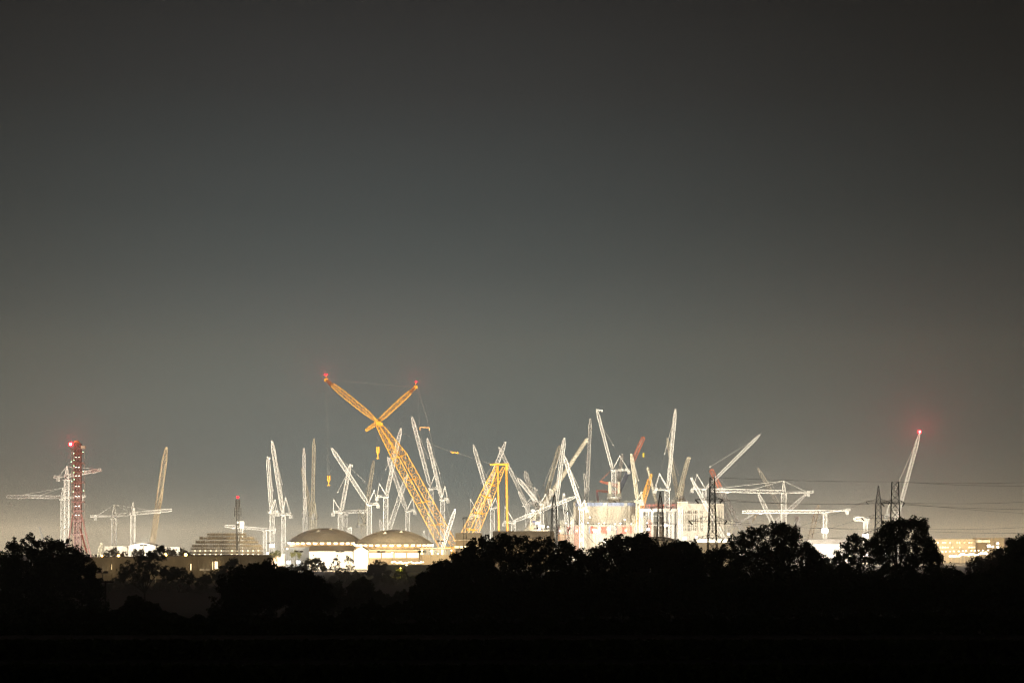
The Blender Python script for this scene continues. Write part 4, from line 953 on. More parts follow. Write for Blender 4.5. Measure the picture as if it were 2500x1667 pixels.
luffer('white luffing crane half screened by the yellow back mast, jib rising past its head', 2480, 1167, 1262, (1165, 1253), (1234, 1079), (1149, 1219), 4, 11, 9, 9, .78)
luffer('white luffing crane behind the yellow hanger tubes, jib leaning over the back mast', 2440, 1202, 1243.6, (1199.5, 1236), (1156, 1087), (1210, 1216), 4, 11, 7.5, 8, .8)
luffer('white luffing crane whose long jib leans towards the yellow mast head, beside the hanger tubes', 2500, 1288, 1232, (1283.5, 1226), (1218.5, 1092), (1297, 1215), 4, 10.5, 7.5, 9, .62)
luffer('white luffing crane with low kinked jib touching the long jib beside the hanger tubes', 2400, 1323, 1232, (1311, 1224), (1265, 1168), (1332, 1207), 5, 9.5, 8.5, 9, .8)
luffer('white luffing crane with short steep jib between the kinked jib and the thick blurred boom', 2540, 1312, 1240, (1303, 1221), (1282, 1151), (1306, 1190), 6, 10, 8.5, 9, .7)
luffer('cream luffing crane with greenish jib tip beside the steep white jib by the first pylon', 2560, 1331, 1236, (1329, 1226), (1366, 1088), (1316, 1212), 5, 10, 8.5, 8, .82, col=CREAM, nw=.72)
luffer('white luffing crane rising directly behind the first pylon, near upright jib', 2420, 1357, 1232, (1358.5, 1222), (1377.5, 1070), (1343, 1194), 6, 10, 7.5, 9, .9, nw=.5)
luffer('white luffing crane with A shaped frame and nearly level jib low behind the first pylon', 2380, 1253, 1279, (1257, 1271), (1405, 1212), (1233, 1237), 0, 10.5, 8, 11, .62)
luffer('white luffing crane standing before the round drum, jib leaning over the thick blurred boom', 2350, 1419.7, 1246, (1417, 1233), (1377.5, 1112.5), (1427, 1222), 5, 11, 7.5, 7, .8)
luffer('white luffing crane seen end on above the edge of the round drum, tall upright jib', 2500, 1432, 1199, (1434, 1193), (1441.5, 1023), (1426, 1157), 26, 11.5, 7.5, 8, .65)
luffer('white luffing crane with curved jib head, highest on the round drum among white pods', 2440, 1498.5, 1151.5, (1494.5, 1143.5), (1457, 1000), (1513, 1113), 3, 10.5, 6.5, 18, .7, head=-6, base=zz(1217, 2440))
luffer('white luffing crane with steep jib hidden behind the white pod crane', 2560, 1508, 1205, (1511, 1176), (1519.5, 1109), (1505, 1150), 12, 8, 5.5, 6, .6)
luffer('white luffing crane at the downpipe side of the round drum, slim leaning jib', 2345, 1557, 1228, (1556, 1219), (1541.5, 1109), (1566, 1201), 4, 9, 6.5, 6, .85, col=CREAM)
luffer('white luffing crane with pointed tall jib behind the pointed pylon', 2400, 1628.6, 1199, (1631, 1189), (1649, 1000), (1609.5, 1156.5), 3, 12, 6.5, 16, .86, nw=.62)
luffer('cream luffing crane crossing the pointed tall jib near its middle', 2520, 1659, 1222, (1655, 1213), (1629.5, 1071), (1668, 1196), 5, 10, 7, 6, .8, col=CREAM)
luffer('cream luffing crane with curled jib tip and square white ballast by the slotted building', 2420, 1657, 1228, (1656.5, 1212), (1681, 1116), (1671, 1182), 10, 11.5, 7, 11, .65, head=2.8, col=CREAM)
luffer('white luffing crane with long diagonal jib and bright stay behind the large pylon', 2390, 1719, 1197, (1724, 1191), (1855, 1061), (1701.7, 1158.5), 0, 10, 6.5, 14, .86, hook=1150, nw=.76)
luffer('white luffing crane beside the widest tree, jib crossing the long hammerhead jib', 2560, 1910, 1252, (1907.7, 1243), (1851, 1144), (1921, 1228), 4, 9, 8, 8, .8, col=CREAM)
luffer('white luffing crane with red beacon at its tip, far from the others behind two pylons', 2350, 2187, 1262, (2193.5, 1250), (2245, 1058), (2170.5, 1230), 3, 10, 7, 12, .88, beacon=1.9, nw=.97)
luffer('small white luffing crane end on, peaked frame behind the widest tree', 2480, 1947, 1282, (1946, 1276), (1944, 1261), (1950, 1264), 20, 9, 7, 6, .6)
luffer('small white luffing crane with stubby jib foreshortened beside the airy tree', 2240, 2113, 1271, (2112, 1268), (2086, 1265), (2118, 1263), -22, 9.5, 10, 8, .6)

# ------------------------------------------------------------------ hammerhead and flat top cranes
hammer('white hammerhead crane with the long level jib behind the red mast', 2330, 153.4, 1221, (152.6, 1190.5), (16.5, 1211.7), 1213.3, (209, 1213), 4, 9, 7, (.42, .76), 201)
hammer('white hammerhead crane whose jib pokes out past the red mast, higher of the two there', 2290, 163.5, 1172, (163.5, 1137.6), (247, 1146), 1161.5, (127, 1166), -30, 12, 7, (.5, .85), 138)
hammer('white hammerhead crane with peak and stays over the neighbouring crane by the leaning yellow boom', 2360, 279, 1267, (279.4, 1231), (419.5, 1244.5), 1258, (221, 1261.5), 3, 11.5, 7, (.3, .62), 234)
hammer('white hammerhead crane turned end on, beside the peaked crane by the leaning yellow boom', 2340, 324.9, 1258, (324.4, 1226), (318, 1252), 1252, (331, 1247), 52, 11, 7, (.5, .8))
hammer('small cream hammerhead crane with level jib above the stepped scaffold', 2350, 646.8, 1297, (646, 1290), (548.6, 1283.5), 1291.5, (674.5, 1294.5), 3, 8.5, 6, (.5,), 670, flat=True)
hammer('white flat top crane with short level jib low above the half hidden dome', 2450, 844, 1257.6, (844, 1250), (898, 1247.5), 1249, (826, 1250), 3, 9, 6, (.5,), 829, flat=True)
hammer('white hammerhead crane with the long level jib running behind the large pylon', 2330, 1913.4, 1205, (1910.5, 1173.5), (1736, 1196.5), 1200.5, (1986, 1202.5), 0, 12, 8, (.44, .94), 1973)
hammer('white flat top crane with the longest level truss behind the widest tree', 2270, 2014, 1253.6, (2014, 1244), (1812, 1249.5), 1248, (2076, 1245.5), 0, 9, 7, (.5,), 2068, flat=True)

# ------------------------------------------------------------------ crawler and other boom cranes
boom_crane('leaning dull yellow lattice crane with back mast at the hammerhead pair', 2420, (372, 1326), (404, 1093), 11, DYEL, (397.5, 1192), None, 6)
boom_crane('pale leaning jib over the nearer dome, crossing the jib with square ballast', 2380, (950, 1292), (994, 1160), 9.5, WHITE)
boom_crane('short white boom leaning beside the foot of the big yellow boom', 2300, (1094, 1296), (1111, 1244), 8, WHITE)
boom_crane('thick pale blurred boom leaning across the jibs behind the first pylon', 2480, (1334, 1222), (1433, 1072), 13, mat('boom_dull_cream', (.66, .61, .47), .6), name='mobile_crane', solid=True)
boom_crane('short white boom pointing at the kinked jib by the hanger tubes', 2460, (1287, 1240), (1267, 1202), 8, WHITE)
boom_crane('white tapered boom with side strut beside the first pylon arms', 2400, (1384, 1280), (1376, 1206), 9, WHITE, (1398, 1260))
# orange and navy crane in front of the white pods
boom_crane('orange and navy lattice crane with yellow hook reaching over the round drum', 2520, (1511, 1200), (1571, 1068), 8, RED, None, None, 0, bands=((0, .46, RED), (.46, .80, BLUE), (.80, 1.0, RED)), hook=1110, hookcol=LIME, tipcol=RED, pw=.55)
Y = 2515
t = thing('orange_boom_rig', 'orange folded derrick arms beside the white pods on the drum', 'crane', at(1500, 1215, Y))
part('derrick_arm', MB().lattice(at(1512, 1187, Y), at(1464.5, 1174.5, Y), [(0, 3.2), (1, 1.6)], 2.6, .6, .4, 4, (0, 1, 0)), RED, t)
part('derrick_arm', MB().lattice(at(1512, 1202, Y), at(1456.5, 1197.5, Y), [(0, 3.0), (1, 1.4)], 2.6, .6, .4, 4, (0, 1, 0)), RED, t)
part('stay_bar', MB().beam(at(1490, 1150, Y), at(1464.5, 1174.5, Y), .5), RED, t)
part('ladder_boom', MB().lattice(at(1457, 1198, Y), at(1461, 1232, Y), [(0, 1.6), (1, 1.9)], 2.0, .4, .3, 4, (0, 1, 0)), mat('pink_red_paint', (.62, .12, .16), .5), t)
part('slew_base', MB().box(at(1508, 1204, Y), (7, 4, 6)), RED, t)
# platform and pods on the drum
Y = 2440
c = at(1499.5, 1215, Y)
t = thing('drum_platform', 'round white platform with funnel base carrying two white pods above the drum', 'platform', Vector((c.x, Y, zz(1231, Y))))
part('platform_disc', MB().lathe((c.x, Y, c.z), [(.1, .9), (8.4, .9), (8.4, -.2), (7.4, -.4), (.1, -.4)], 28), WHITE, t)
part('funnel', MB().lathe((c.x, Y, c.z), [(6.6, -.4), (6.2, -3), (4.6, -5.5), (4.0, -8.5)], 20), CREAM, t)
fr_ = MB()
for i in range(16):
    a = 2 * math.pi * i / 16; fr_.beam((c.x + 8.2 * math.cos(a), Y + 8.2 * math.sin(a), c.z), (c.x + 4.2 * math.cos(a), Y + 4.2 * math.sin(a), c.z - 8), .3)
part('funnel_strut', fr_, WHITE, t)
for px in (1488.5, 1511):
    p = at(px, 1205, Y - 1); part('pod', MB().lathe((p.x, Y - 1, 0), [(.1, zz(1174, Y)), (1.0, zz(1174.6, Y)), (1.75, zz(1176.5, Y)), (1.8, zz(1206, Y)), (1.6, c.z + .9)], 14), CREAM, t, smooth=False)
    part('pod_base', MB().box(Vector((p.x, Y - 1, zz(1209, Y))), (5.4, 5, 4)), mat('olive_grey_gear', (.24, .23, .17), .7), t)
boom_crane('slim orange yellow crane boom beside a thick pale boom over the red truss', 2400, (1570, 1229), (1590, 1159), 8.5, YELLOW, (1582, 1170))
boom_crane('thick pale leaning boom behind the orange yellow boom and the pointed pylon', 2470, (1603, 1229), (1581, 1142), 8.5, mat('boom_dull_cream', (.46, .42, .31), .6), name='mobile_crane', solid=True)
boom_crane('white boom leaning in front of the long diagonal jib crane', 2370, (1713, 1214), (1687.5, 1167.5), 7, WHITE)
boom_crane('white crawler crane with bright orange boom tip behind the large pylon', 2480, (1805, 1282), (1736, 1147), 9, WHITE, (1826, 1243), None, bands=((0, .80, WHITE), (.80, 1.0, RED)), tipcol=RED)
boom_crane('white boom rising beside the orange tipped boom behind the large pylon', 2500, (1774, 1264), (1741, 1166), 8, WHITE)
boom_crane('white lattice boom slanting up under the counterweight of the long hammerhead crane', 2420, (1897, 1271), (1966, 1208), 8, WHITE)
boom_crane('white lattice boom dipping behind the widest tree, left leaning beside the slanting boom'.replace('left leaning ', ''), 2380, (1885, 1274), (1852, 1206), 8.5, WHITE)
boom_crane('pale slim boom poking out above the edge of the widest tree', 2440, (1800, 1278), (1838, 1256), 4, WHITE)
boom_crane('small orange boom poking out above the edge of the widest tree', 2500, (1827, 1289), (1846, 1258), 3.2, DYEL)
boom_crane('dull yellow lattice boom in front of the flat top crane truss', 2560, (1976, 1319), (1998, 1234), 9, DYEL)
boom_crane('tiny pale jib far off above the big bushy tree', 2400, (101, 1304), (96.5, 1288), 3, WHITE)
boom_crane('pale stubby boom leaning up behind the long dark shed corner', 2320, (240, 1366), (248, 1327), 7, CREAM)
boom_crane('short white boom stub between both domes', 2500, (935, 1296), (927, 1270), 8, WHITE)
boom_crane('short white boom stub beside the foot of the yellow boom on the nearer dome edge', 2440, (1040, 1325), (1034.5, 1297), 7, WHITE)

# small mast stub and white lattice stair tower
Y = 2350; b = gy(855, Y); t = thing('mast_stub', 'short white mast stub peeping over the half hidden dome', 'crane mast', b)
part('mast', MB().lattice(b, Vector((b.x, Y, zz(1287, Y))), [(0, 3), (1, 3)], 3, .6, .35, 4, (0, 1, 0)), WHITE, t)
part('cap', MB().box(Vector((b.x, Y, zz(1288, Y))), (3.4, 3.4, 1.2)), WHITE, t)
Y = 2250; b = gy(588, Y); t = thing('stair_tower', 'white lattice tower with boxy glowing top beside the radio mast', 'tower', b)
zt = zz(1288, Y)
part('lattice_shaft', MB().lattice(b, Vector((b.x, Y, zt)), [(0, 4.2), (1, 4.2)], 3.4, .6, .34, 4, (0, 1, 0)), WHITE, t)
part('top_box', MB().box(Vector((b.x + 1, Y, zz(1280, Y))), (5.2, 5, 7.0)), WHITE, t)
part('side_deck', MB().box(Vector((b.x - 2.6, Y, zz(1275, Y))), (3.4, 3, 2.2)), WHITE, t)
# ------------------------------------------------------------------ red lattice mast with beacon
Y = 2200; b = gy(190, Y); g = b.z; k_ = K * Y
t = thing('red_lattice_mast', 'tall dark red lattice mast with decks, splayed legs and a red beacon', 'mast', b)
zt = zz(1082, Y); w = 15 * k_
part('shaft', MB().lattice(b, Vector((b.x, Y, zt)), [(0, w), (1, w * .95)], w * .8, .7, .36, 4, (0, 1, 0), 1, True), MASTRED, t)
part('inner_ladder', MB().lattice(b, Vector((b.x, Y, zt)), [(0, w * .3), (1, w * .3)], 5, .5, .3, 4, (0, 1, 0)), MASTRED, t)
part('hoist_frame', MB().lattice(Vector((b.x - 12 * k_, Y + 2, zz(1330, Y))), Vector((b.x - 12 * k_, Y + 2, zz(1095, Y))), [(0, 6.5 * k_), (1, 6.5 * k_)], 4, .35, .24, 4, (0, 1, 0)), mat('brown_steel', (.20, .13, .09), .7), t)
part('hoist_rail', MB().beam(Vector((b.x + 16 * k_, Y, zz(1300, Y))), Vector((b.x + 16 * k_, Y, zz(1090, Y))), .22), mat('brown_steel', (.20, .13, .09), .7), t)
for i, py in enumerate((1107, 1131.5, 1152.5, 1178, 1202, 1226, 1248, 1271)):
    wd = 30 * k_ if i % 2 else 24 * k_
    dk = part('deck', MB().box(Vector((b.x + 1.5 * k_, Y, zz(py, Y))), (wd, w * 1.3, .7)), MASTRED, t)
    part('railing', MB().beam(Vector((b.x + 1.5 * k_ - wd / 2, Y - w * .65, zz(py, Y) + 1.6)), Vector((b.x + 1.5 * k_ + wd / 2, Y - w * .65, zz(py, Y) + 1.6)), .25).beam(Vector((b.x + 1.5 * k_ - wd / 2, Y - w * .65, zz(py, Y) + .9)), Vector((b.x + 1.5 * k_ + wd / 2, Y - w * .65, zz(py, Y) + .9)), .2), MASTRED, dk)
    if i < 7:
        part('panel', MB().box(Vector((b.x - 3 * k_, Y - w * .55, zz(py + 9, Y))), (1.9, .3, .9)).box(Vector((b.x + 4.5 * k_, Y - w * .55, zz(py + 9, Y))), (1.7, .3, .9)), WHITE, t)
for px, py in ((180, 1106), (180.5, 1122.5), (202.5, 1103), (174, 1127), (180.5, 1136.5), (180.5, 1153), (203.5, 1150), (181, 1170), (175, 1174.5), (204, 1197), (179, 1200)):
    part('green_lamp', MB().ball(at(px, py, Y - w * .7), .55, 8, 5), E_GREEN, t)
part('top_cage', MB().lattice(Vector((b.x - 1, Y, zt)), Vector((b.x - 1, Y, zz(1076, Y))), [(0, w * .8), (1, w * .4)], 2.6, .7, .5, 4, (0, 1, 0)), mat('rust_orange', (.35, .11, .03), .6), t)
part('side_platform', MB().box(Vector((b.x + 12 * k_, Y, zz(1091.5, Y))), (13 * k_, 4, 3.2)), mat('brown_steel', (.20, .13, .09), .7), t)
part('beacon_platform', MB().box(Vector((b.x - 14 * k_, Y, zz(1096, Y))), (10 * k_, 3, .6)).beam(Vector((b.x - 16.5 * k_, Y, zz(1096, Y))), Vector((b.x - 16.5 * k_, Y, zz(1086, Y))), .5), MASTRED, t)
bp = at(173.5, 1084, Y); bc = part('beacon', MB().ball(bp, 2.5, 12, 8), E_RED, t); part('bulb', MB().ball(bp - Vector((0, 1.6, 0)), 1.5, 10, 6), E_CORE, bc); lamp('POINT', bp + Vector((0, -1.5, 3.6)), 200000, (1, .05, .06), bc, 1.2)
for px0, py0, px1, py1 in ((178, 1255, 158, 1376), (199, 1255, 226, 1376), (196, 1290, 212, 1350)):
    part('splayed_leg', MB().beam(at(px0, py0, Y - 3), at(px1, py1, Y - 10), 1.1), MASTRED, t)
part('leg_brace', MB().beam(at(172, 1303, Y - 6), at(206, 1303, Y - 6), .6).beam(at(165, 1340, Y - 8), at(217, 1340, Y - 8), .6).beam(at(199, 1329, Y - 6), at(217, 1342, Y - 8), .5), MASTRED, t)
# ------------------------------------------------------------------ radio mast with small red beacon
Y = 1880; b = gy(580.5, Y); k_ = K * Y; t = thing('radio_mast', 'thin dark radio mast with a small red beacon behind the stepped scaffold', 'mast', b)
part('shaft', MB().lattice(b, at(580.5, 1219, Y), [(0, 7.5 * k_), (1, 6 * k_)], 2.6, .30, .18, 4, (0, 1, 0)), STEEL, t)
part('pole', MB().beam(b, at(580.5, 1300, Y), .9), STEEL, t)
an = MB()
for py in (1222, 1228, 1234, 1241, 1247, 1251, 1255, 1258):
    s = 5 if py < 1240 else 8; an.box(at(580.5, py, Y), (s * 2 * k_, 1, .25)); an.box(at(580.5 - s, py, Y), (.5, .5, 1.8)).box(at(580.5 + s, py, Y), (.5, .5, 1.8))
part('antenna', an, STEEL, t)
bp = at(580.7, 1213.3, Y); bc = part('beacon', MB().ball(bp, 1.15, 10, 6), E_RED, t); part('beacon_post', MB().beam(at(580.5, 1219, Y), bp, .4), STEEL, t); lamp('POINT', bp + Vector((0, -1, 2.6)), 12000, (1, .05, .06), bc, 1)

# ------------------------------------------------------------------ pylons and wires
def pylon(label, px, Y, top, base_w, waist_w, waist_y, top_w, arms, yaw=0.25, pointed=False, solidtop=None):
    b = gy(px, Y); g = b.z; k_ = K * Y; t = thing('electricity_pylon', label, 'pylon', b, 'dark electricity pylons')
    zt, zw = zz(top, Y), zz(waist_y, Y); B_ = b.copy(); W = Vector((b.x, Y, zw)); T = Vector((b.x, Y, zt))
    rf = (math.sin(yaw), math.cos(yaw), 0)
    part('lower_body', MB().lattice(B_, W, [(0, base_w * k_), (1, waist_w * k_)], waist_w * k_ * 1.25, .29, .14, 4, rf, 1, True), STEEL, t)
    part('upper_body', MB().lattice(W, T, [(0, waist_w * k_), (1, top_w * k_)], waist_w * k_ * .8, .23, .13, 4, rf, 1, True), STEEL, t)
    ends = []
    for py, lx, rx, rise in arms:
        for ex in (lx, rx):
            z_ = zz(py, Y); e = Vector((xx(ex, Y), Y + (ex - px) * k_ * -math.tan(yaw) * .5, z_)); ww = waist_w * k_ * .5; sg = 1 if ex > px else -1
            ar = MB()
            for dv in (-1, 1):
                ar.beam(Vector((b.x + sg * ww, Y + dv * ww, z_)), e, .19); ar.beam(Vector((b.x + sg * ww, Y + dv * ww, z_ + rise * k_)), e, .14)
                for f_ in (.25, .5, .75):
                    ar.beam(Vector((b.x + sg * ww, Y + dv * ww, z_)).lerp(e, f_), Vector((b.x + sg * ww, Y + dv * ww, z_ + rise * k_)).lerp(e, f_ - .12), .09)
            part('cross_arm', ar, STEEL, t)
            i0 = e + Vector((-sg * 1.2, -1.2, -1.6)); part('insulator', MB().tube(e, i0, .28, .28, 6), STEEL, t); ends.append(e)
        part('arm_tie', MB().box(Vector((b.x, Y, zz(py, Y))), (waist_w * k_, waist_w * k_ * .6, .3)), STEEL, t)
    return T, ends
T1, E1 = pylon('nearest looking large pylon with three arms before the slotted concrete building', 1739, 900, 1165, 34, 14, 1235, 11, ((1219, 1698, 1764, 7), (1271, 1683, 1774, 12), (1314.5, 1694, 1766, 10)))
T2, E2 = pylon('pointed slim pylon before the red truss hall', 1612, 1250, 1200, 26, 10, 1232, 1.2, ((1238.5, 1588, 1640, 4), (1278.5, 1577, 1651, 6), (1318, 1584, 1643, 6)))
T3, E3 = pylon('first pylon before the round drum, top lost among crane jibs', 1353, 1300, 1207, 22, 11, 1240, 2, ((1246, 1322, 1386, 6), (1287.5, 1311, 1392, 8), (1330, 1318, 1388, 7)))
T4, E4 = pylon('faint pointed pylon nearest the level truss crane', 2144.5, 1250, 1185, 26, 12, 1224, 1.4, ((1224, 2115, 2172, 6), (1264, 2104, 2182, 8), (1300, 2112, 2178, 8)))
T5, E5 = pylon('flat topped pylon before the beacon tipped crane', 2185.5, 1000, 1175.5, 34, 19, 1222, 16, ((1227, 2152, 2208, 7), (1290, 2140, 2226, 10)))
def wire(label, p, q, sag, group, r=.055, n=14):
    t = thing('power_line', label, 'power line', p, group)
    b = MB(); pts = [p.lerp(q, i / n) - Vector((0, 0, sag * 4 * (i / n) * (1 - i / n))) for i in range(n + 1)]
    for a, c in zip(pts, pts[1:]): b.beam(a, c, r * 2)
    part('wire', b, STEEL, t); return t
G_W = 'dark power line wires between the pylons'
R_ = lambda px, py, Y: at(px, py, Y)
wire('thin earth wire from the top of the large pylon to the flat topped pylon', T1, T5, .5, G_W)
for i, (a, b, lb) in enumerate(((E1[1], E5[0], 'top arm wire strung from the large pylon to the flat topped pylon'), (E1[0], E5[1], 'second top arm wire strung from the large pylon to the flat topped pylon'), (E1[3], E5[2], 'middle arm wire strung from the large pylon to the flat topped pylon'), (E1[2], E5[3], 'second middle arm wire from the large pylon to the flat topped pylon'), (E1[5], E5[2] - Vector((0, 0, 3)), 'lowest wire strung from the large pylon behind the widest tree'))):
    wire(lb, a, b, 1.2, G_W)
for p, q, lb in ((T5, R_(2620, 1172, 850), 'topmost wire running out of the picture from the flat topped pylon'), (T5 - Vector((-2, 0, 0)), R_(2620, 1184, 900), 'second topmost wire running out from the flat topped pylon'), (E5[1], R_(2620, 1218, 850), 'thick wire running out from the upper arm of the flat topped pylon'), (E5[0], R_(2620, 1243, 900), 'drooping wire running out from the upper arm of the flat topped pylon'), (E4[1], R_(2620, 1258, 950), 'faint wire running out from the pointed pylon arm'),
                (E5[3], R_(2620, 1279, 850), 'wire running out above the office blocks, upper one'), (E5[2], R_(2620, 1299, 850), 'wire running out above the office blocks, lower one'), (E4[0], R_(1900, 1300, 1500), 'rising wire from the widest tree to the faint pointed pylon'), (E4[2], R_(1880, 1330, 1500), 'second rising wire from the widest tree to the faint pointed pylon'),
                (E3[1], R_(1470, 1345, 1050), 'drooping wire from the first pylon across the drum wall')):
    wire(lb, p, q, 1.0, G_W)
# dark wooden pole with a crossarm in the near field
Y = 520; b = gy(257.5, Y); p = at(257.5, 1417, Y); t = thing('utility_pole', 'dark wooden pole with a long crossarm standing in the black field', 'utility pole', b)
part('pole', MB().tube(b, p, .28, .2, 8), BARK, t); part('crossarm', MB().box(p - Vector((0, 0, .3)), (3.8, .25, .3)), BARK, t)
for s in (-1.7, -1.2, -.5, .5, 1.2, 1.7): part('insulator', MB().tube(p + Vector((s, 0, -.15)), p + Vector((s, 0, .25)), .09, .07, 6), STEEL, t)

# ------------------------------------------------------------------ trees
def leaf_mesh(name, C, nrm_seed, size, m):
    """C: n x 3 centres -> one small leaf-clump quad each"""
    rng = np.random.default_rng(nrm_seed); n = len(C)
    a = rng.normal(size=(n, 3)); a /= np.linalg.norm(a, axis=1, keepdims=True)
    b = rng.normal(size=(n, 3)); b -= a * (a * b).sum(1, keepdims=True); b /= np.linalg.norm(b, axis=1, keepdims=True)
    s = (size * rng.uniform(.55, 1.35, n))[:, None]
    V = np.empty((n, 4, 3)); V[:, 0] = C - a * s; V[:, 1] = C + b * s * .55; V[:, 2] = C + a * s; V[:, 3] = C - b * s * .55
    me = bpy.data.meshes.new(name); me.vertices.add(n * 4); me.vertices.foreach_set('co', V.reshape(-1).astype(np.float32))
    me.loops.add(n * 4); me.loops.foreach_set('vertex_index', np.arange(n * 4, dtype=np.int32))
    me.polygons.add(n); me.polygons.foreach_set('loop_start', np.arange(0, n * 4, 4, dtype=np.int32))
    try: me.polygons.foreach_set('loop_total', np.full(n, 4, dtype=np.int32))
    except Exception: pass
    me.update(); me.validate(); me.materials.append(m); return me

TREE_N = [0]
def tree(label, Y, lobes, dens=1.0, leaf=.34, m=None, group='dark trees in front of the site', name='broadleaf_tree', tx=None, trunk=True, cat='tree', base=None, fill_d=.62):
    """lobes: (px, py, radius px) of the leaf masses that make the crown's outline, at depth Y"""
    TREE_N[0] += 1; seed = TREE_N[0]; rng = np.random.default_rng(seed); k_ = K * Y; rd = random.Random(seed)
    wx = tx if tx is not None else sum(l[0] * l[2] for l in lobes) / sum(l[2] for l in lobes)
    b = gy(wx, Y)
    if base is not None: b.z = base
    t = thing(name, label, cat, b, group)
    P = []; bot = HY + (EYE - b.z - 1.2) / (K * Y)
    fill = []
    if Y < 700 and trunk:
        for px, py, r in lobes:                     # the crown hangs down close to the ground
            q = py + r * 1.25
            while q < min(bot, py + r * 4.5): fill.append((px + rd.uniform(-.3, .3) * r, q, r * 1.02, fill_d)); q += r * 1.15
    for px, py, r, dn in [(*l, 1.0) for l in lobes] + fill:
        c = at(px, py, Y); r_ = r * k_; dep = rd.uniform(-.5, .5) * r_
        nsub = max(5, int(7 * dens))
        # every lobe is a cluster of smaller leaf clumps on and inside its surface
        for _ in range(int((11 * max(1.0, (r_ / 1.6) ** 1.7) * .55 + nsub) * (.6 + .8 * dens))):
            d = rng.normal(size=3); d /= np.linalg.norm(d); sprig = rng.uniform() < .28
            q = np.array(c) + np.array([0, dep, 0]) + d * r_ * (rng.uniform(.95, 1.22) if sprig else rng.uniform(.35, .95))
            cr = rng.uniform(.28, .6) if sprig else rng.uniform(.5, 1.15) * (.75 + .25 * min(1.6, r_ / 3))
            if dn < 1 and rng.uniform() > dn: continue
            n = int(44 * dens * (cr / .9) ** 2 * (.34 / leaf) ** 1.6)
            o = rng.normal(size=(n, 3)); o /= np.linalg.norm(o, axis=1, keepdims=True)
            P.append(q + o * (cr * rng.uniform(.25, 1.08, n) ** .6)[:, None])
    Cc = np.concatenate(P); Cc[:, 2] = np.maximum(Cc[:, 2], b.z + .3)
    me = leaf_mesh('crown', Cc - np.array(b), seed, leaf, m or LEAF)
    o = bpy.data.objects.new('crown', me); COL.objects.link(o); o.parent = t
    if trunk:
        tops = sorted(lobes, key=lambda l: -l[2])[:8]; zc = np.mean([at(l[0], l[1], Y).z for l in tops]); hgt = max(1.5, zc - b.z)
        fork = b + Vector((0, 0, hgt * .42)); r0 = max(.14, min(.5, hgt * .035))
        tb = MB().tube(b - Vector((0, 0, .3)), fork, r0, r0 * .72, 8)
        part('trunk', tb, BARK, t)
        for l in tops:
            c = at(l[0], l[1], Y); mid = fork.lerp(c, .5) + Vector((rd.uniform(-.6, .6), rd.uniform(-.6, .6), rd.uniform(0, .8)))
            part('limb', MB().tube(fork - Vector((0, 0, .2)), mid, r0 * .5, r0 * .3, 6).tube(mid, c, r0 * .3, r0 * .1, 6), BARK, t)
    return t
tree('wide dark bushy tree below the red mast', 420, [(5, 1372, 24), (38, 1338, 24), (73, 1330, 24), (103, 1337, 23), (131, 1330, 23), (158, 1342, 23), (182, 1350, 20), (203, 1370, 20), (220, 1392, 18), (40, 1378, 38), (105, 1380, 42), (165, 1388, 38), (30, 1415, 34), (90, 1430, 44), (160, 1430, 44), (215, 1428, 26), (232, 1440, 24)], leaf=.26)
tree('dark tree with a pointed top in front of the long dark shed', 820, [(386, 1344, 12), (392, 1340, 9), (372, 1356, 13), (394, 1362, 10), (350, 1362, 12), (334, 1376, 15), (314, 1390, 20), (366, 1388, 26), (395, 1392, 16), (300, 1402, 18), (340, 1410, 24)], leaf=.34, m=LEAF)
tree('low dark bush in front of the long dark shed, between lit doorways', 860, [(425, 1398, 16), (445, 1402, 16), (462, 1410, 14), (410, 1405, 16)], leaf=.36, trunk=False, name='bush', cat='bush')
tree('hazy rounded tree touching the bright glowing doorway', 1000, [(566, 1377, 13), (572, 1370, 9), (552, 1388, 15), (582, 1394, 14), (530, 1404, 16), (508, 1414, 18), (490, 1424, 16), (550, 1410, 24)], leaf=.38)
tree('big black tree below the stepped scaffold, highest crown of the near hedge', 360, [(655, 1380, 14), (640, 1388, 16), (620, 1395, 18), (600, 1398, 20), (577, 1410, 20), (556, 1432, 24), (672, 1398, 18), (638, 1420, 34), (592, 1448, 42), (545, 1475, 32), (530, 1500, 24), (640, 1480, 46), (580, 1510, 46)], leaf=.24)
tree('black tree joined to the big black tree, below the blue lit hall', 370, [(700, 1402, 14), (718, 1410, 17), (744, 1410, 16), (757, 1408, 13), (770, 1424, 17), (730, 1440, 34), (786, 1446, 26), (690, 1450, 38), (800, 1470, 24), (740, 1490, 44)], leaf=.24)
tree('round bush like tree silhouetted against the white shed', 1450, [(774, 1366, 11), (764, 1369, 9), (752, 1371, 9), (741, 1378, 9), (784, 1376, 9), (765, 1384, 13), (790, 1388, 9), (745, 1390, 10)], leaf=.42, m=LEAF2)
tree('airy twin stemmed tree before the glaring gable, taller stem beside the white wall', 1450, [(820, 1361, 7), (813, 1371, 8), (828, 1373, 7), (822, 1384, 9), (808, 1386, 7), (834, 1388, 7)], .55, .38, m=LEAF2)
tree('airy tree with a narrow crown closest to the glaring gable', 1450, [(850, 1359, 7), (846, 1369, 7), (857, 1367, 6), (851, 1382, 8), (862, 1384, 6), (845, 1394, 9)], .55, .38, m=LEAF2)
tree('round tree below the nearer dome, before the warm lamp row', 1400, [(921, 1375, 11), (908, 1384, 10), (936, 1381, 11), (924, 1396, 14), (903, 1398, 10), (944, 1398, 10), (918, 1408, 12)], leaf=.42, m=LEAF2)
tree('dark round tree with small peak below the round tree of the nearer dome', 620, [(872, 1424, 11), (884, 1420, 10), (896, 1428, 10), (905, 1440, 12), (860, 1438, 13), (880, 1452, 24), (850, 1455, 14), (914, 1456, 13)], leaf=.32)
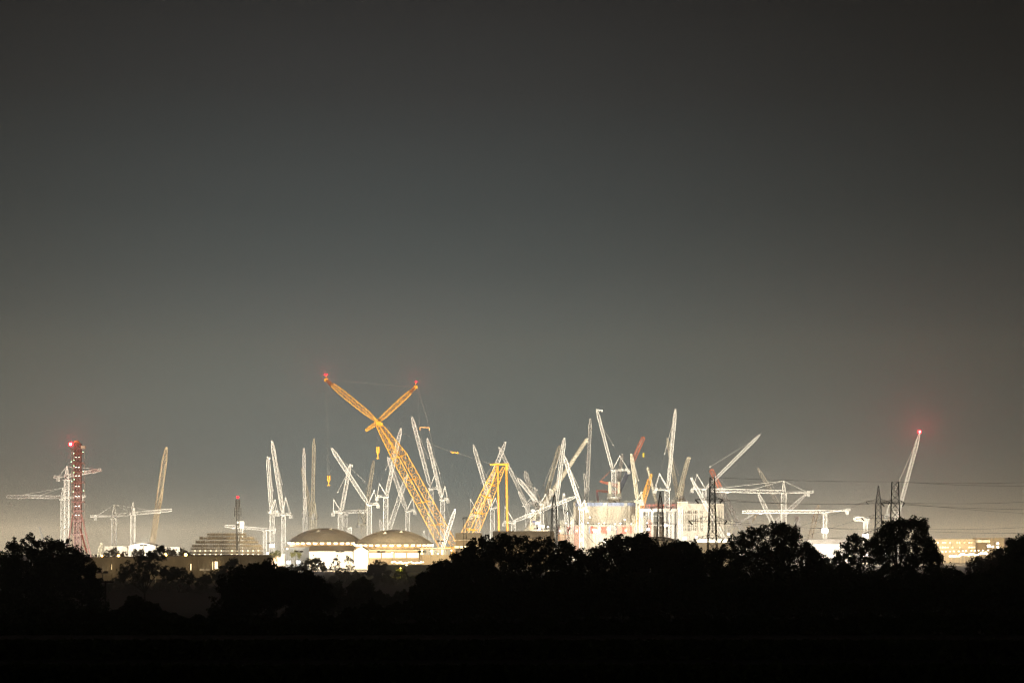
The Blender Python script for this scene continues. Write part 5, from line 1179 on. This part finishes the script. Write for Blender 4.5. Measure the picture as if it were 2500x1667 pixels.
tree('dark low tree beside the yellow lit grass', 640, [(808, 1432, 13), (824, 1428, 10), (830, 1440, 14), (795, 1442, 15), (815, 1455, 20)], leaf=.32)
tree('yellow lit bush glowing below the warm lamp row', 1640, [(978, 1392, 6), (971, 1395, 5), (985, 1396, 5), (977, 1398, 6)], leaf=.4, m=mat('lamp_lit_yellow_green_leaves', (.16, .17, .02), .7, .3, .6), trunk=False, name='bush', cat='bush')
o_ = work_light(978, 1386, 1628, 'sodium lamp beside the yellow lit bush', .5, 26000, (1, .9, .12), E_AMBER)
tree('dark tree closest to the yellow boom foot, sloping crown', 440, [(1160, 1333, 18), (1180, 1326, 16), (1138, 1350, 17), (1112, 1368, 16), (1085, 1380, 16), (1062, 1392, 15), (1195, 1334, 22), (1150, 1388, 46), (1095, 1410, 38), (1045, 1408, 14), (1030, 1412, 12)], leaf=.25)
tree('broad dark tree under the hanger tubes and first pylon', 440, [(1230, 1315, 17), (1254, 1319, 16), (1284, 1325, 17), (1312, 1329, 16), (1340, 1328, 15), (1368, 1332, 15), (1388, 1342, 17), (1412, 1352, 18), (1425, 1366, 15), (1300, 1370, 46), (1240, 1368, 42), (1370, 1382, 38), (1210, 1345, 26)], leaf=.25)
tree('dark tree with ragged top under the round drum fan hatch', 450, [(1450, 1350, 14), (1470, 1342, 15), (1490, 1325, 14), (1500, 1320, 11), (1514, 1316, 13), (1528, 1320, 13), (1540, 1330, 14), (1510, 1350, 32), (1470, 1375, 30), (1535, 1370, 30), (1445, 1380, 22)], leaf=.25, dens=.9)
tree('dark tree with a blunt peak under the red truss hall', 450, [(1575, 1309, 11), (1563, 1315, 11), (1552, 1322, 11), (1586, 1318, 12), (1596, 1332, 13), (1603, 1348, 14), (1572, 1345, 26), (1580, 1380, 34), (1550, 1372, 24)], leaf=.25, dens=.9)
tree('rounded dark tree under the foot of the slotted concrete building', 440, [(1617, 1350, 15), (1632, 1336, 14), (1650, 1334, 14), (1668, 1334, 14), (1685, 1337, 13), (1699, 1346, 14), (1706, 1362, 14), (1655, 1370, 38), (1695, 1388, 26), (1620, 1380, 26)], leaf=.25)
tree('widest dark tree with a tall domed crown below the long hammerhead crane', 430, [(1862, 1296, 16), (1886, 1293, 17), (1910, 1290, 16), (1930, 1297, 15), (1940, 1310, 12), (1836, 1303, 17), (1812, 1316, 18), (1790, 1330, 17), (1768, 1344, 15), (1748, 1350, 14), (1730, 1360, 14), (1900, 1330, 40), (1850, 1345, 42), (1800, 1372, 36), (1920, 1375, 38), (1860, 1400, 44), (1765, 1390, 34)], leaf=.25, dens=.9, fill_d=.42)
tree('lower dark tree at the glaring white hall, grown into the widest tree', 440, [(1966, 1333, 12), (1978, 1340, 12), (1956, 1342, 13), (1990, 1356, 12), (2002, 1364, 13), (1975, 1366, 24), (1955, 1385, 30), (2000, 1388, 22)], leaf=.25, dens=.75, fill_d=.35)
tree('small greyish bush before the glaring white hall', 700, [(2022, 1374, 12), (2036, 1368, 11), (2048, 1372, 12), (2060, 1382, 14), (2012, 1388, 16), (2040, 1392, 22)], leaf=.32, trunk=False, name='bush', cat='bush')
tree('airy dark tree with lamps shining through, beside the dense crown and two pylons', 440, [(2076, 1318, 10), (2088, 1312, 9), (2100, 1322, 11), (2062, 1334, 10), (2080, 1340, 12), (2104, 1342, 11), (2120, 1330, 12), (2132, 1346, 11), (2044, 1352, 10), (2058, 1360, 12), (2085, 1366, 13), (2112, 1370, 13), (2070, 1390, 16)], .58, .26, fill_d=.2)
tree('dense crowned tall tree with visible trunk under the flat topped pylon', 420, [(2160, 1291, 16), (2180, 1281, 15), (2198, 1281, 14), (2215, 1277, 15), (2236, 1275, 14), (2250, 1278, 12), (2256, 1295, 13), (2146, 1306, 15), (2134, 1322, 13), (2190, 1305, 26), (2226, 1304, 26), (2262, 1322, 17), (2240, 1330, 20), (2276, 1340, 14), (2284, 1358, 13), (2205, 1332, 13), (2170, 1330, 14), (2258, 1362, 20), (2150, 1345, 11), (2225, 1362, 13), (2290, 1368, 11), (2270, 1352, 14)], .85, .25, tx=2192, fill_d=.2)
tree('dark tree cut off at the edge of the picture', 400, [(2490, 1322, 14), (2474, 1330, 13), (2505, 1324, 18), (2470, 1348, 14), (2492, 1352, 26), (2455, 1366, 14), (2485, 1388, 34), (2450, 1388, 18)], leaf=.24)
tree('brownish airy bush before the bright car park', 620, [(2378, 1370, 9), (2390, 1366, 9), (2402, 1372, 9), (2368, 1380, 9), (2388, 1384, 14), (2410, 1384, 10)], .6, .3, m=mat('brown_leaves', (.075, .05, .025), .8, .3, .6), name='bush', cat='bush')
tree('brownish low tree between the bright car park and the edge tree', 560, [(2418, 1362, 11), (2432, 1352, 11), (2444, 1346, 10), (2440, 1364, 14), (2425, 1382, 16), (2455, 1384, 14)], .8, .28, m=mat('brown_leaves', (.075, .05, .025), .8, .3, .6))
# hazy trees between the dark shed and the white halls
FAR = 'hazy trees behind the long dark shed'
for i, (px, py, w, lb) in enumerate(((262, 1345, 7, 'hazy tree behind the shed roof nearest the pale stubby boom'), (280, 1338, 9, 'hazy tree at the foot of the peaked hammerhead crane'), (302, 1347, 7, 'small hazy tree between both hammerhead masts'), (330, 1343, 8, 'hazy tree in front of the white arched tent hall'),
                                (345, 1340, 7, 'hazy tree before the middle of the white arched tent hall'), (368, 1345, 7, 'hazy tree at the far end of the white arched tent hall'), (410, 1338, 9, 'hazy tree above the bright amber roof lamp'), (424, 1342, 8, 'hazy tree next to the bright amber roof lamp'), (446, 1341, 9, 'hazy tree before the start of the stepped scaffold'), (458, 1346, 7, 'small hazy tree tucked against the stepped scaffold'))):
    tree(lb, 1780, [(px, py + w * .6, w), (px - w * .7, py + w * 1.2, w * .8), (px + w * .7, py + w * 1.1, w * .8), (px, py + w * 1.8, w)], .7, .6, LEAF2, FAR)
for px, py, w, lb in ((660, 1350, 8, 'hazy tree by the dark shed corner under the blue lit hall roof'), (676, 1345, 8, 'hazy tree before the peach wall'), (722, 1346, 9, 'hazy tree top in front of the blue lit hall')):
    tree(lb, 1880, [(px, py + w * .6, w), (px - w * .8, py + w, w * .8), (px + w * .8, py + w, w * .8)], .7, .6, LEAF2, 'hazy trees before the blue lit hall')
for px, py, w, lb in ((686, 1378, 9, 'dim bush before the peach wall'), (715, 1376, 8, 'dim bush under the cool floodlights'), (733, 1378, 8, 'dim bush beside the round bush like tree')):
    tree(lb, 1300, [(px, py + w, w), (px - w, py + w * 1.5, w), (px + w, py + w * 1.5, w)], .8, .45, LEAF, 'dim bushes below the blue lit hall', trunk=False, name='bush', cat='bush')

# hedges and undergrowth nobody could count
def thicket(name, Y, px0, px1, f_top, seed, n, leaf, m=LEAF, dep=14):
    rng = np.random.default_rng(seed); px = rng.uniform(px0, px1, n)
    wob = 9 * np.sin(px * .047 + seed) + 6 * np.sin(px * .121 + seed * 2) + 4 * np.sin(px * .31)
    top = np.array([f_top(p) for p in px]) + wob
    zt = EYE - (top - HY) * K * Y; g = ground(Y)
    zt = np.maximum(zt, g + .6); zt = g + (zt - g) * (1 - .10 * rng.uniform(0, 1, n))
    f = rng.uniform(0, 1, n) ** .55
    C_ = np.stack([(px - 1250) * K * Y, Y + rng.uniform(-dep / 2, dep / 2, n) * (1 - .6 * f), g + (zt - g) * f], 1)
    me = leaf_mesh(name, C_, seed, leaf, m); o = bpy.data.objects.new(name, me); COL.objects.link(o); o['kind'] = 'stuff'
    return o
def rampf(pts):
    xs_, ys_ = [p[0] for p in pts], [p[1] for p in pts]
    return lambda p: float(np.interp(p, xs_, ys_))
thicket('undergrowth', 405, 1000, 2900, rampf([(1000, 1425), (1060, 1410), (1400, 1392), (1750, 1395), (2030, 1384), (2300, 1384), (2360, 1392), (2560, 1385)]), 3, 60000, .32)
thicket('hedgerow_foliage', 330, -400, 260, rampf([(-80, 1450), (120, 1460), (260, 1490)]), 5, 9000, .28)
thicket('hedgerow_foliage', 700, 780, 1080, rampf([(780, 1452), (900, 1462), (960, 1440), (1080, 1420)]), 6, 12000, .36)
thicket('hedgerow_foliage', 300, 880, 1400, rampf([(880, 1480), (1100, 1450), (1400, 1440)]), 7, 14000, .26)
thicket('hedgerow_foliage', 340, 250, 440, rampf([(250, 1500), (330, 1465), (400, 1480), (440, 1520)]), 8, 7000, .28)
thicket('hedgerow_foliage', 1350, 640, 1060, rampf([(640, 1400), (760, 1406), (880, 1400), (1000, 1404), (1060, 1395)]), 9, 9000, .5, LEAF2)
thicket('hedgerow_foliage', 1200, 220, 560, rampf([(220, 1420), (400, 1422), (560, 1430)]), 10, 8000, .5, LEAF)
thicket('undergrowth', 150, -120, 2620, rampf([(-120, 1540), (700, 1530), (1300, 1515), (2620, 1500)]), 12, 60000, .16)  # growth added to blacken the paler field in front
thicket('hedgerow_foliage', 230, -100, 900, rampf([(-100, 1490), (300, 1505), (520, 1520), (900, 1490)]), 14, 22000, .22)
thicket('undergrowth', 75, -200, 2700, rampf([(-200, 1592), (900, 1580), (1700, 1588), (2700, 1575)]), 15, 40000, .12, dep=5)  # added to darken the near ground strip
thicket('undergrowth', 42, -200, 2700, rampf([(-200, 1630), (900, 1638), (2700, 1628)]), 16, 30000, .09, dep=3)  # added likewise, keeps the nearest ground black
thicket('undergrowth', 300, 1250, 2900, rampf([(1250, 1440), (1800, 1432), (2560, 1428)]), 17, 40000, .26)
thicket('undergrowth', 385, 1000, 2900, rampf([(1000, 1440), (1500, 1412), (2000, 1408), (2560, 1405)]), 18, 40000, .28)
